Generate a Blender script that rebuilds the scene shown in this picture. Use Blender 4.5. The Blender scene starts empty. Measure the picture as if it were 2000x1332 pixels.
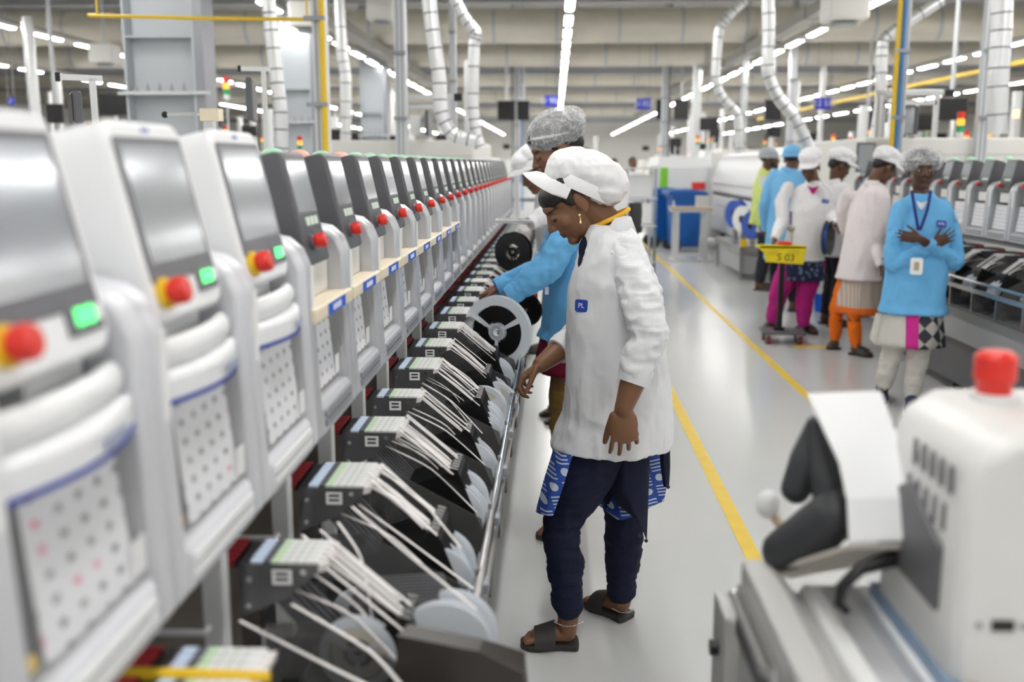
import bpy, bmesh, math, random
import numpy as np
from mathutils import Vector, Matrix, Euler, noise
PI = math.pi; R = math.radians
random.seed(7)
sc = bpy.context.scene
C = sc.collection

# ------------------------------------------------------------------ camera
H = 1.5; F = 1944.4
PITCH = math.atan((666-318)/F); YAW = math.atan((1085-1000)*math.cos(PITCH)/F)
cam = bpy.data.cameras.new('camera'); cam.lens = 35; cam.sensor_width = 36; cam.clip_start = .05; cam.clip_end = 300
cam.dof.use_dof = True; cam.dof.focus_distance = 3.0; cam.dof.aperture_fstop = 2.4
camo = bpy.data.objects.new('camera', cam); C.objects.link(camo)
camo.location = (0, 0, H); camo.rotation_euler = (PI/2-PITCH, 0, YAW)
sc.camera = camo
def ray(x, y):
    dx = (x-1000)/F; dz = -(y-666)/F
    y2 = math.cos(PITCH)+dz*math.sin(PITCH); z2 = -math.sin(PITCH)+dz*math.cos(PITCH)
    return Vector((dx*math.cos(YAW)-y2*math.sin(YAW), dx*math.sin(YAW)+y2*math.cos(YAW), z2))
def PY(x, y, Y): r = ray(x, y); t = Y/r.y; return Vector((r.x*t, Y, H+r.z*t))
def PX(x, y, X): r = ray(x, y); t = X/r.x; return Vector((X, r.y*t, H+r.z*t))
def PZ(x, y, z=0): r = ray(x, y); t = (z-H)/r.z; return Vector((r.x*t, r.y*t, z))

# ------------------------------------------------------------------ world + exposure
w = bpy.data.worlds.new('world'); sc.world = w; w.use_nodes = True
bg = w.node_tree.nodes['Background']; bg.inputs[0].default_value = (.93, .96, 1, 1); bg.inputs[1].default_value = .25
sc.view_settings.view_transform = 'Standard'; sc.view_settings.look = 'None'
sc.view_settings.exposure = 0.0; sc.view_settings.gamma = 1; sc.view_settings.use_curve_mapping = False
LAMP = 62.0      # emission of the LED diffusers

# ------------------------------------------------------------------ materials
MATS = {}
def mat(name, col=(.8, .8, .8), rough=.5, metal=0, emit=None, es=0, alpha=None, noise_amt=0, noise_scale=20, bump=0, bump_scale=60, spec=.5, coat=0, trans=0):
    if name in MATS: return MATS[name]
    m = bpy.data.materials.new(name); m.use_nodes = True; MATS[name] = m
    nt = m.node_tree; b = nt.nodes['Principled BSDF']
    b.inputs['Base Color'].default_value = (*col, 1); b.inputs['Roughness'].default_value = rough; b.inputs['Metallic'].default_value = metal
    b.inputs['Specular IOR Level'].default_value = spec
    if coat: b.inputs['Coat Weight'].default_value = coat; b.inputs['Coat Roughness'].default_value = .08
    if trans: b.inputs['Transmission Weight'].default_value = trans
    if emit: b.inputs['Emission Color'].default_value = (*emit, 1); b.inputs['Emission Strength'].default_value = es
    if alpha is not None: b.inputs['Alpha'].default_value = alpha
    if noise_amt or bump:
        tc = nt.nodes.new('ShaderNodeTexCoord'); n = nt.nodes.new('ShaderNodeTexNoise'); n.inputs['Scale'].default_value = noise_scale; n.inputs['Detail'].default_value = 4
        nt.links.new(tc.outputs['Object'], n.inputs['Vector'])
        if noise_amt:
            mx = nt.nodes.new('ShaderNodeMix'); mx.data_type = 'RGBA'
            mx.inputs['A'].default_value = (*[c*(1-noise_amt) for c in col], 1); mx.inputs['B'].default_value = (*[min(1, c*(1+noise_amt)) for c in col], 1)
            nt.links.new(n.outputs['Fac'], mx.inputs['Factor']); nt.links.new(mx.outputs['Result'], b.inputs['Base Color'])
        if bump:
            n2 = nt.nodes.new('ShaderNodeTexNoise'); n2.inputs['Scale'].default_value = bump_scale; n2.inputs['Detail'].default_value = 3
            nt.links.new(tc.outputs['Object'], n2.inputs['Vector'])
            bp = nt.nodes.new('ShaderNodeBump'); bp.inputs['Strength'].default_value = bump; bp.inputs['Distance'].default_value = .01
            nt.links.new(n2.outputs['Fac'], bp.inputs['Height']); nt.links.new(bp.outputs['Normal'], b.inputs['Normal'])
    return m
def N(nt, t, **kw):
    n = nt.nodes.new(t)
    for k, v in kw.items():
        if k.startswith('i_'): n.inputs[k[2:].replace('_', ' ')].default_value = v
        else: setattr(n, k, v)
    return n
def mth(nt, op, a, b=None, c=None):
    n = nt.nodes.new('ShaderNodeMath'); n.operation = op
    for i, v in enumerate((a, b, c)):
        if v is None: continue
        if isinstance(v, (int, float)): n.inputs[i].default_value = v
        else: nt.links.new(v, n.inputs[i])
    return n.outputs[0]
def ramp_const(nt, fac, stops):
    r = nt.nodes.new('ShaderNodeValToRGB'); r.color_ramp.interpolation = 'CONSTANT'
    e = r.color_ramp.elements
    while len(e) > 1: e.remove(e[-1])
    e[0].position = stops[0][0]; e[0].color = (*stops[0][1], 1)
    for p, c in stops[1:]:
        k = e.new(p); k.color = (*c, 1)
    nt.links.new(fac, r.inputs[0]); return r.outputs[0]
def mixc(nt, fac, a, b):
    m = nt.nodes.new('ShaderNodeMix'); m.data_type = 'RGBA'
    for v, k in ((fac, 'Factor'), (a, 'A'), (b, 'B')):
        if isinstance(v, (int, float)): m.inputs[k].default_value = v
        elif isinstance(v, tuple): m.inputs[k].default_value = (*v, 1)
        else: nt.links.new(v, m.inputs[k])
    return m.outputs['Result']
def objxyz(nt, kind='Object'):
    tc = nt.nodes.new('ShaderNodeTexCoord'); s = nt.nodes.new('ShaderNodeSeparateXYZ'); nt.links.new(tc.outputs[kind], s.inputs[0])
    return tc.outputs[kind], s.outputs[0], s.outputs[1], s.outputs[2]

M = dict(
    white=mat('white_paint', (.82, .83, .84), .35), white2=mat('warm_white', (.80, .79, .75), .4), cap_white=mat('panel_white', (.86, .87, .89), .3),
    silver=mat('silver_paint', (.52, .53, .56), .38, .35), silver_d=mat('silver_dark', (.30, .31, .34), .4, .4),
    grey=mat('mid_grey', (.34, .35, .36), .5), dgrey=mat('dark_grey', (.105, .105, .115), .42, noise_amt=.1), bezel=mat('bezel_grey', (.13, .13, .15), .35),
    black=mat('black_plastic', (.006, .006, .007), .35), rubber=mat('rubber', (.035, .037, .042), .5), brown=mat('brown_plastic', (.045, .038, .033), .4),
    screen=mat('screen_glass', (.40, .42, .46), .13, .38), frame_grey=mat('frame_grey', (.64, .65, .69), .36, .1), red=mat('red_plastic', (.75, .03, .02), .35), yellow=mat('yellow', (.85, .55, .02), .45),
    green_led=mat('green_led', (.1, .7, .2), .4, emit=(.08, 1, .22), es=1.6), lcd=mat('lcd', (.65, .78, .66), .3),
    cream=mat('cream_plastic', (.82, .72, .55), .45), blue=mat('label_blue', (.01, .10, .62), .4), navy=mat('stripe_navy', (.03, .06, .35), .4),
    steel=mat('steel', (.42, .41, .40), .28, .85, noise_amt=.12, noise_scale=30), steel_d=mat('feeder_plate', (.20, .20, .215), .3, .7, noise_amt=.25, noise_scale=25),
    bronze=mat('feeder_body', (.30, .27, .24), .35, .7, noise_amt=.2, noise_scale=20), chrome=mat('chrome', (.7, .7, .7), .15, 1), alu=mat('aluminium', (.72, .73, .74), .35, .7),
    tape=mat('carrier_tape', (.86, .83, .82), .5), flange=mat('reel_flange', (.78, .83, .90), .35), roll=mat('reel_roll', (.80, .76, .66), .6),
    paper=mat('paper', (.88, .88, .88), .7), duct=mat('duct_foil', (.72, .68, .59), .42, .45, noise_amt=.1, noise_scale=3, bump=.3, bump_scale=6),
    flex=mat('flex_foil', (.78, .79, .80), .3, .7, bump=.5, bump_scale=40), col_grey=mat('column_paint', (.50, .53, .56), .5), deck=mat('roof_deck', (.42, .41, .38), .7, noise_amt=.15, noise_scale=.6),
    smoke=mat('smoked_acrylic', (.12, .12, .12), .12, alpha=.55), bin_blue=mat('bin_blue', (.006, .09, .36), .35), green=mat('lime_green', (.22, .62, .03), .4),
    wood=mat('ply', (.42, .32, .22), .6), pipe_y=mat('pipe_yellow', (.75, .5, .02), .4), pipe_b=mat('pipe_blue', (.05, .2, .5), .4), tv=mat('tv_black', (.012, .012, .014), .25),
    sign=mat('sign_blue', (.012, .03, .55), .5), signtxt=mat('sign_text', (.85, .86, .95), .6), lampg=mat('lamp_green', (.45, .75, .55), .4), lampp=mat('lamp_pink', (.85, .5, .42), .4),
    fixture=mat('fixture_white', (.75, .75, .73), .5), pink=mat('pink_card', (.75, .33, .38), .6), ink=mat('ink', (.02, .02, .03), .6),
    led=mat('led_diffuser', (1, 1, 1), .5, emit=(1, .985, .955), es=LAMP), amber=mat('amber', (.9, .35, .02), .4, emit=(1, .45, .05), es=1.2), redlamp=mat('red_lamp', (.8, .04, .03), .4), greenlamp=mat('green_lamp', (.03, .4, .15), .4),
    latch=mat('latch_red', (.48, .035, .045), .4), tray=mat('cable_tray', (.40, .39, .36), .5, .4), post=mat('post_grey', (.62, .64, .66), .45, .2), skyblue=mat('reel_blue', (.02, .08, .45), .4),
)
# printed sheet (setup sheet in each machine window): dark component pictures on a grid, a few pink marks
def sheet_mat():
    m = bpy.data.materials.new('printed_sheet'); m.use_nodes = True; nt = m.node_tree; b = nt.nodes['Principled BSDF']; b.inputs['Roughness'].default_value = .65
    _, x, y, z = objxyz(nt)
    info = nt.nodes.new('ShaderNodeObjectInfo')
    ys = mth(nt, 'ADD', mth(nt, 'MULTIPLY', y, 26.0), mth(nt, 'MULTIPLY', z, 4.0)); zs = mth(nt, 'MULTIPLY', z, 42.0)
    fy = mth(nt, 'FRACT', ys); fz = mth(nt, 'FRACT', zs)
    iny = mth(nt, 'LESS_THAN', mth(nt, 'ABSOLUTE', mth(nt, 'SUBTRACT', fy, .5)), .17); inz = mth(nt, 'LESS_THAN', mth(nt, 'ABSOLUTE', mth(nt, 'SUBTRACT', fz, .5)), .17)
    cell = nt.nodes.new('ShaderNodeCombineXYZ'); nt.links.new(mth(nt, 'FLOOR', ys), cell.inputs[0]); nt.links.new(mth(nt, 'FLOOR', zs), cell.inputs[1]); nt.links.new(info.outputs['Random'], cell.inputs[2])
    wn = N(nt, 'ShaderNodeTexWhiteNoise', noise_dimensions='3D'); nt.links.new(cell.outputs[0], wn.inputs['Vector'])
    pk = mth(nt, 'GREATER_THAN', wn.outputs['Value'], .93)
    nz = N(nt, 'ShaderNodeTexNoise', i_Scale=260.0); tc = nt.nodes.new('ShaderNodeTexCoord'); nt.links.new(tc.outputs['Object'], nz.inputs['Vector'])
    ms = mth(nt, 'MULTIPLY', mth(nt, 'MULTIPLY', iny, inz), mth(nt, 'GREATER_THAN', nz.outputs['Fac'], .42))
    c = mixc(nt, pk, (.12, .12, .14), (.85, .16, .36))
    nt.links.new(mixc(nt, ms, (.84, .84, .87), c), b.inputs['Base Color']); return m
M['sheet'] = sheet_mat()
# feeder top: bands along the feeder (object x from 0 to .10)
def label_mat():
    m = bpy.data.materials.new('feeder_label'); m.use_nodes = True; nt = m.node_tree; b = nt.nodes['Principled BSDF']; b.inputs['Roughness'].default_value = .4
    _, x, y, z = objxyz(nt)
    f = mth(nt, 'MULTIPLY', x, 10.0)
    k = (.10, .10, .13); wl = (.74, .76, .74)
    c = ramp_const(nt, f, [(0, k), (.03, (.55, .66, .82)), (.2, k), (.32, (.55, .72, .5)), (.44, wl), (.53, (.5, .5, .5)), (.55, wl), (.66, (.5, .5, .5)), (.68, wl), (.78, (.5, .5, .5)), (.80, wl), (.9, (.8, .8, .8))])
    nt.links.new(c, b.inputs['Base Color']); return m
M['label'] = label_mat()
def floor_mat():
    m = bpy.data.materials.new('epoxy_floor'); m.use_nodes = True; nt = m.node_tree; b = nt.nodes['Principled BSDF']
    tc = nt.nodes.new('ShaderNodeTexCoord'); n1 = N(nt, 'ShaderNodeTexNoise', i_Scale=.7, i_Detail=5.0); n2 = N(nt, 'ShaderNodeTexNoise', i_Scale=2.0, i_Detail=2.0)
    for n in (n1, n2): nt.links.new(tc.outputs['Object'], n.inputs['Vector'])
    base = mixc(nt, n1.outputs['Fac'], (.54, .55, .55), (.64, .645, .64))
    nt.links.new(base, b.inputs['Base Color'])
    b.inputs['Roughness'].default_value = .21
    return m
M['floor'] = floor_mat()

# ------------------------------------------------------------------ mesh helpers
class MB:
    def __init__(s): s.v = []; s.f = []
    def add(s, vs, fs):
        o = len(s.v); s.v += [tuple(v) for v in vs]; s.f += [tuple(i+o for i in f) for f in fs]; return s
    def box(s, x0, x1, y0, y1, z0, z1):
        vs = [(x, y, z) for x in (x0, x1) for y in (y0, y1) for z in (z0, z1)]
        return s.add(vs, [(0, 1, 3, 2), (4, 6, 7, 5), (0, 4, 5, 1), (2, 3, 7, 6), (0, 2, 6, 4), (1, 5, 7, 3)])
    def prism(s, poly, a, b, axis='y'):
        n = len(poly)
        def mk(p, t): return {'y': (p[0], t, p[1]), 'x': (t, p[0], p[1]), 'z': (p[0], p[1], t)}[axis]
        vs = [mk(p, a) for p in poly]+[mk(p, b) for p in poly]
        return s.add(vs, [tuple(range(n)), tuple(range(2*n-1, n-1, -1))]+[(i, (i+1) % n, n+(i+1) % n, n+i) for i in range(n)])
    def rings(s, rings, cap=True):
        k = len(rings[0]); o = len(s.v)
        for r in rings: s.v += [tuple(p) for p in r]
        for i in range(len(rings)-1):
            for j in range(k): s.f.append((o+i*k+j, o+i*k+(j+1) % k, o+(i+1)*k+(j+1) % k, o+(i+1)*k+j))
        if cap:
            s.f.append(tuple(o+j for j in reversed(range(k)))); e = o+(len(rings)-1)*k; s.f.append(tuple(e+j for j in range(k)))
        return s
    def tube(s, pts, r, n=10, cap=True, up=None, flat=None):
        pts = [Vector(p) for p in pts]; rs = r if hasattr(r, '__len__') else [r]*len(pts)
        rg = []; prev = None
        for i, p in enumerate(pts):
            t = (pts[min(i+1, len(pts)-1)]-pts[max(i-1, 0)]).normalized()
            if prev is None:
                a = Vector(up) if up else (Vector((0, 0, 1)) if abs(t.z) < .9 else Vector((0, 1, 0)))
            else: a = prev
            a = (a-t*a.dot(t)).normalized(); b = t.cross(a); prev = a
            fa, fb = flat or (1, 1)
            rg.append([p+(a*math.cos(2*PI*j/n)*fa+b*math.sin(2*PI*j/n)*fb)*rs[i] for j in range(n)])
        return s.rings(rg, cap)
    def cyl(s, p0, p1, r, n=16, r1=None): return s.tube([p0, p1], [r, r if r1 is None else r1], n)
    def lathe(s, prof, c, axis='z', n=20, cap=False):
        rg = []
        for r, h in prof:
            ring = []
            for j in range(n):
                a = 2*PI*j/n; u, v = r*math.cos(a), r*math.sin(a)
                q = {'z': (u, v, h), 'y': (u, h, v), 'x': (h, u, v)}[axis]; ring.append((c[0]+q[0], c[1]+q[1], c[2]+q[2]))
            rg.append(ring)
        return s.rings(rg, cap)
    def ball(s, c, r, n=14, m=9, rot=None):
        rx, ry, rz = r if hasattr(r, '__len__') else (r, r, r); rg = []; c = Vector(c)
        for i in range(m+1):
            t = -PI/2+PI*(.02+.96*i/m)
            ring = []
            for j in range(n):
                q = Vector((rx*math.cos(t)*math.cos(2*PI*j/n), ry*math.cos(t)*math.sin(2*PI*j/n), rz*math.sin(t)))
                if rot is not None: q = rot @ q
                ring.append(c+q)
            rg.append(ring)
        return s.rings(rg)
    def chain(s, pts, rs, n=12, sub=5):
        # tapered limb with round ends, smooth through the joints
        P = [Vector(p) for p in pts]; out = []; ro = []
        for i in range(len(P)-1):
            p0 = P[max(i-1, 0)]; p1 = P[i]; p2 = P[i+1]; p3 = P[min(i+2, len(P)-1)]
            for k in range(sub):
                t = k/sub
                out.append(hermite(p0, p1, p2, p3, t))
                ro.append(rs[i]+(rs[i+1]-rs[i])*(t*t*(3-2*t)))
        out.append(P[-1]); ro.append(rs[-1])
        t0 = (out[0]-out[1]).normalized(); t1 = (out[-1]-out[-2]).normalized()
        pre = [(out[0]+t0*ro[0]*a, ro[0]*math.sqrt(max(.02, 1-a*a))) for a in (.98, .75, .4)]
        post = [(out[-1]+t1*ro[-1]*a, ro[-1]*math.sqrt(max(.02, 1-a*a))) for a in (.4, .75, .98)]
        allp = pre+list(zip(out, ro))+post
        return s.tube([a for a, _ in allp], [b for _, b in allp], n)
    def bm(s, name):
        me = bpy.data.meshes.new(name); me.from_pydata(s.v, [], s.f); me.validate()
        b = bmesh.new(); b.from_mesh(me); bmesh.ops.recalc_face_normals(b, faces=b.faces); b.to_mesh(me); b.free(); return me
def hermite(p0, p1, p2, p3, t):
    m1 = (p2-p0)*.35; m2 = (p3-p1)*.35; t2 = t*t; t3 = t2*t
    return p1*(2*t3-3*t2+1)+m1*(t3-2*t2+t)+p2*(-2*t3+3*t2)+m2*(t3-t2)
def link(name, me, m, parent=None, smooth=False, bevel=0, seg=2, angle=40):
    o = bpy.data.objects.new(name, me); C.objects.link(o)
    if m is not None:
        me.materials.clear(); me.materials.append(M[m] if isinstance(m, str) else m)
    if parent: o.parent = parent
    if smooth:
        me.polygons.foreach_set('use_smooth', [True]*len(me.polygons))
        if smooth != 'all': me.set_sharp_from_angle(angle=R(angle))
    if bevel:
        b = o.modifiers.new('bevel', 'BEVEL'); b.width = bevel; b.segments = seg; b.limit_method = 'ANGLE'; b.angle_limit = R(35)
    return o
def obj(name, mb, m, parent=None, smooth=False, bevel=0, seg=2, angle=40): return link(name, mb.bm(name), m, parent, smooth, bevel, seg, angle)
def tag(o, label, cat, group=None, kind=None):
    o['label'] = label
    if cat: o['category'] = cat
    if group: o['group'] = group
    if kind: o['kind'] = kind
    return o
def thing(name, label, cat, loc=(0, 0, 0), rz=0, group=None):
    o = bpy.data.objects.new(name, None); C.objects.link(o); o.location = loc; o.rotation_euler = (0, 0, rz); o.empty_display_size = .1
    return tag(o, label, cat, group)
def struct(name, mb, m, parent=None, label=None, **k):
    o = obj(name, mb, m, parent, **k); o['kind'] = 'structure'
    if label: o['label'] = label
    return o
def dup(root, loc=None, rz=None, label=None, group=None, parent=None):
    r = root.copy(); C.objects.link(r); r.parent = parent
    if loc is not None: r.location = loc
    if rz is not None: r.rotation_euler = (0, 0, rz)
    if label: r['label'] = label
    if group: r['group'] = group
    for ch in list(root.children): dup(ch, parent=r)
    return r
def evaluated(o):
    # bake an object's modifiers or outlines in a small side scene, which keeps the update cheap
    ts = bpy.data.scenes.new('bake'); ts.collection.objects.link(o); vl = ts.view_layers[0]; vl.update(); dg = vl.depsgraph; dg.update()
    me = bpy.data.meshes.new_from_object(o.evaluated_get(dg)); bpy.data.scenes.remove(ts); return me
def text(name, s, size, m, loc, rot, parent=None, ext=.0005):
    cu = bpy.data.curves.new(name, 'FONT'); cu.body = s; cu.size = size; cu.extrude = ext; cu.align_x = 'CENTER'; cu.align_y = 'CENTER'
    t = bpy.data.objects.new(name, cu); C.objects.link(t); t.location = loc; t.rotation_euler = rot
    C.objects.unlink(t); me = evaluated(t)
    bpy.data.objects.remove(t); o = bpy.data.objects.new(name, me); C.objects.link(o); o.location = loc; o.rotation_euler = rot
    me.materials.clear(); me.materials.append(M[m] if isinstance(m, str) else m)
    if parent: o.parent = parent
    return o
# ================================================================== the setting
struct('floor', MB().box(-24, 24, -8, 80, -.2, 0), 'floor', label='glossy pale grey epoxy factory floor')
struct('ceiling', MB().box(-24, 24, -8, 80, 6.6, 6.8), 'deck', label='dark grey metal roof deck above the ducts')
struct('wall_back', MB().box(-24, 24, 80, 80.3, 0, 6.6), 'white2', label='pale far wall of the factory hall')
struct('wall_left', MB().box(-24.3, -24, -8, 80, 0, 6.6), 'white2', label='pale side wall of the factory hall beyond the lines')
struct('wall_right', MB().box(24, 24.3, -8, 80, 0, 6.6), 'white2', label='pale side wall beyond the right machine lines')
struct('wall_front', MB().box(-24, 24, -8.3, -8, 0, 6.6), 'white2', label='pale wall behind the aisle start')
YL = mat('floor_yellow', (.80, .56, .06), .35, noise_amt=.12, noise_scale=12)
def line(name, x, y0, y1, wd, lab): tag(struct(name, MB().box(x-wd/2, x+wd/2, y0, y1, 0, .0015), YL), lab, None)
line('trim_1', .775, 1.2, 40, .062, 'yellow painted floor line beside the white-coated woman')
line('trim_2', 1.655, 5.2, 40, .062, 'yellow painted floor line past the trolley')
tag(struct('trim_3', MB().box(1.98, 2.35, 8.15, 8.27, 0, .0015), YL), 'short yellow floor marking under the trolley', None)
# ---- light rows: LED battens on trunking
ROWS = [(-12.2, 'far left'), (-8.65, 'second left'), (-3.94, 'left'), (.18, 'aisle'), (4.28, 'right'), (8.3, 'second right'), (12.4, 'far right')]
LZ = 3.6
fx0 = None
LBL = {-12.2: 'LED batten of the row farthest out over the left machine lines', -8.65: 'LED batten of the row passing behind the grey column', -3.94: 'LED batten of the row over the left machine line',
       .18: 'LED batten of the row straight above the aisle', 4.28: 'LED batten of the row over the right machine line', 8.3: 'LED batten of the row beside the yellow overhead pipe', 12.4: 'LED batten of the row farthest out over the right machine lines'}
GRP = {-12.2: 'LED battens, outermost left row', -8.65: 'LED battens, row behind the column', -3.94: 'LED battens, left line row', .18: 'LED battens, aisle row', 4.28: 'LED battens, right line row', 8.3: 'LED battens, yellow pipe row', 12.4: 'LED battens, outermost right row'}
for X, nm in ROWS:
    t = tag(obj('light_trunking', MB().box(X-.035, X+.035, -7, 75, LZ+.07, LZ+.13), 'tray'), {-12.2: 'grey trunking rail carrying the outermost left LED row', -8.65: 'grey trunking rail of the LED row behind the column', -3.94: 'grey trunking rail over the left machine line', .18: 'grey trunking rail straight above the aisle', 4.28: 'grey trunking rail over the right machine line', 8.3: 'grey trunking rail beside the yellow pipe', 12.4: 'grey trunking rail of the outermost right row'}[X], 'rail')
    y = -6.0+.04
    while y < 78:
        if fx0 is None:
            fx0 = thing('ceiling_light', LBL[X], 'light', (X, y, LZ), 0, GRP[X])
            obj('housing', MB().box(-.06, .06, -.50, .50, .012, .07), 'fixture', fx0)
            obj('diffuser', MB().prism([(-.055, .012), (-.04, -.006), (.04, -.006), (.055, .012)], -.45, .45), 'led', fx0)
        else:
            fl_ = dup(fx0, (X, y, LZ), 0, LBL[X], GRP[X])
            if y >= 38: fl_.scale.y = 2.0
        y += 1.545 if y < 38 else 3.09
# ---- ducts across the hall
def duct(y, z, r, lab):
    t = thing('air_duct', lab, 'duct', (0, y, z))
    obj('duct_tube', MB().tube([(-23.5, 0, 0), (23.5, 0, 0)], r, 28), 'duct', t, smooth=True)
    mb = MB()
    for i in range(-19, 20): mb = MB(); mb.tube([(i*1.2-.03, 0, 0), (i*1.2+.03, 0, 0)], r+.012, 28); obj('joint_band', mb, 'silver', t, smooth=True)
    for i in range(-7, 8): obj('hanger_rod', MB().cyl((i*3.1+.4, 0, r-.01), (i*3.1+.4, 0, 6.6-z), .012, 6), 'post', t)
duct(20, 4.10, .325, 'big round foil duct nearest the aisle start, above the LED rows')
duct(25.2, 4.12, .30, 'second round foil duct behind the big one')
duct(32, 4.15, .30, 'third round foil duct further down the hall')
duct(41, 4.2, .32, 'fourth round foil duct far down the hall')
duct(54, 4.3, .34, 'last round foil duct near the far wall')
for i, (y, z) in enumerate([(22.5, 4.9), (29, 3.95), (36, 4.0), (47, 4.0), (62, 3.9)]):
    tag(obj('roof_beam', MB().prism([(y-.12, z), (y+.12, z), (y+.12, z+.03), (y+.015, z+.03), (y+.015, z+.27), (y+.12, z+.27), (y+.12, z+.3), (y-.12, z+.3), (y-.12, z+.27), (y-.015, z+.27), (y-.015, z+.03), (y-.12, z+.03)], -23.8, 23.8, 'x'), 'silver'),
        ['steel roof beam over the big duct', 'steel cross beam behind the second duct', 'steel cross beam behind the third duct', 'steel cross beam behind the fourth duct', 'steel cross beam by the far wall'][i], 'beam')
# ---- steel columns
def column(x, y, wd, lab, h=6.6):
    t = thing('steel_column', lab, 'column', (x, y, 0))
    obj('web_plate', MB().box(-wd/2+.02, wd/2-.1, -.02, .02, 0, h), 'col_grey', t)
    for sx in (-wd/2, wd/2-.1): obj('flange_plate', MB().box(sx, sx+.02, -.16, .16, 0, h), 'col_grey', t)
    obj('side_channel', MB().prism([(wd/2-.08, -.16), (wd/2, -.16), (wd/2, .16), (wd/2-.08, .16), (wd/2-.08, .14), (wd/2-.03, .14), (wd/2-.03, -.14), (wd/2-.08, -.14)], 0, h, 'z'), 'silver_d', t)
    for z in (2.12, 2.6): obj('stiffener_plate', MB().box(-wd/2+.02, wd/2-.1, -.15, -.02, z, z+.012), 'col_grey', t)
    obj('bolt_rail', MB().box(-wd/2-.06, wd/2+.05, -.2, -.165, 2.10, 2.13), 'post', t)
    for i in range(5):
        xx = -wd/2+.1+i*.11
        obj('hook', MB().prism([(xx-.02, 2.13), (xx+.02, 2.13), (xx+.003, 2.2), (xx-.003, 2.2)], -.19, -.175), 'grey', t)
column(-3.50, 9.2, .72, 'broad grey steel column behind the white machine screens')
column(-3.92, 15.6, .55, 'smaller grey steel column behind the hanging foil duct')
column(-4.1, 23, .6, 'distant grey steel column behind the blue hanging sign')
# ---- posts with pipes
def post(x, y, lab, s=.09, h=6.6, pipes=()):
    t = thing('support_post', lab, 'post', (x, y, 0))
    obj('profile', MB().box(-s/2, s/2, -s/2, s/2, 0, h), 'post', t, bevel=.008)
    for dx in (-.02, .02): obj('slot', MB().box(dx-.006, dx+.006, -s/2-.003, -s/2, .1, h-.1), 'silver_d', t)
    for i, (dx, m) in enumerate(pipes): obj('pipe', MB().cyl((dx, -s/2-.02, .2), (dx, -s/2-.02, h-.05), .022, 10), m, t, smooth=True)
    for z in (1.9, 2.5, 3.1): obj('pipe_clamp', MB().box(-s/2-.045 if pipes else -s/2-.004, s/2+.004, -s/2-.045, -s/2, z, z+.03), 'silver_d', t)
post(PY(628, 150, 7.4).x, 7.4, 'pale post with a yellow pipe behind the dark screens', .10, pipes=((.03, 'pipe_y'),))
post(PY(783, 150, 9.68).x, 9.68, 'pale aluminium post carrying a tower light', .11)
post(PY(1760, 150, 9.70).x, 9.70, 'pale post with yellow and blue pipes behind the crossed-arms woman', .09, pipes=((-.07, 'pipe_y'), (-.025, 'pipe_b')))
post(PY(1925, 150, 9.70).x, 9.70, 'pale post over the right machine line', .10)
post(PY(1300, 150, 26).x, 26, 'distant pale post beside the hanging screens', .16, pipes=((.1, 'dgrey'),))
post(PY(1010, 150, 28).x, 28, 'distant pale post behind the hairnet', .15, pipes=((-.12, 'dgrey'), (.15, 'pipe_b')))
post(PY(885, 150, 13).x, 13, 'slim pale post by the curved foil hose', .08)
post(PY(1455, 150, 22).x, 22, 'slim pale post behind the foil hose', .12)
post(PY(1548, 150, 20.5).x, 20.5, 'pale post behind the blue-capped man', .14)
# ---- flexible foil hoses
def hose(px, Y, r, lab):
    pts = [PY(x, y, Y) for x, y in px]; t = thing('foil_hose', lab, 'hose', tuple(pts[-1]))
    P = []
    for i in range(len(pts)-1):
        a, b, c, d = pts[max(i-1, 0)], pts[i], pts[i+1], pts[min(i+2, len(pts)-1)]
        P += [hermite(a, b, c, d, k/10) for k in range(10)]
    P.append(pts[-1]); P = [p-pts[-1] for p in P]
    obj('hose_skin', MB().tube(P, r, 18), 'flex', t, smooth=True)
    for i in range(2, len(P)-2, 4):
        d = (P[i+1]-P[i]).normalized()*.008; obj('wire_hoop', MB().tube([P[i]-d, P[i]+d], r*1.02, 18), 'silver_d', t, smooth=True)
hose([(522, -20), (530, 60), (540, 150), (548, 220), (550, 300)], 8.6, .06, 'straight foil hose beside the narrow grey column')
hose([(662, -20), (668, 100), (675, 150), (676, 230), (674, 300)], 13, .07, 'thin foil hose dropping behind the dark screens')
hose([(836, -20), (845, 60), (858, 150), (862, 220), (885, 262), (930, 275)], 8.4, .058, 'foil hose curving onto the left machine hood')
hose([(880, -20), (905, 30), (930, 65), (926, 90), (924, 200), (928, 250), (938, 290)], 9.5, .052, 'bent foil pipe with an elbow above the left line')
hose([(1455, 0), (1420, 35), (1405, 60), (1398, 150), (1410, 190), (1440, 225), (1444, 300)], 12.5, .055, 'foil hose with an S-bend over the white oven')
hose([(1500, -20), (1502, 60), (1500, 140), (1520, 190), (1555, 235), (1580, 290)], 10.5, .062, 'foil hose bending down behind the blue-capped man')
hose([(1840, 0), (1770, 45), (1728, 75), (1722, 110), (1720, 200), (1708, 270)], 10.4, .055, 'foil pipe with an elbow beside the yellow-piped post')
hose([(1958, -20), (1956, 60), (1950, 150), (1948, 262)], 8.8, .085, 'thick wired foil hose over the right machine line')
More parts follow.
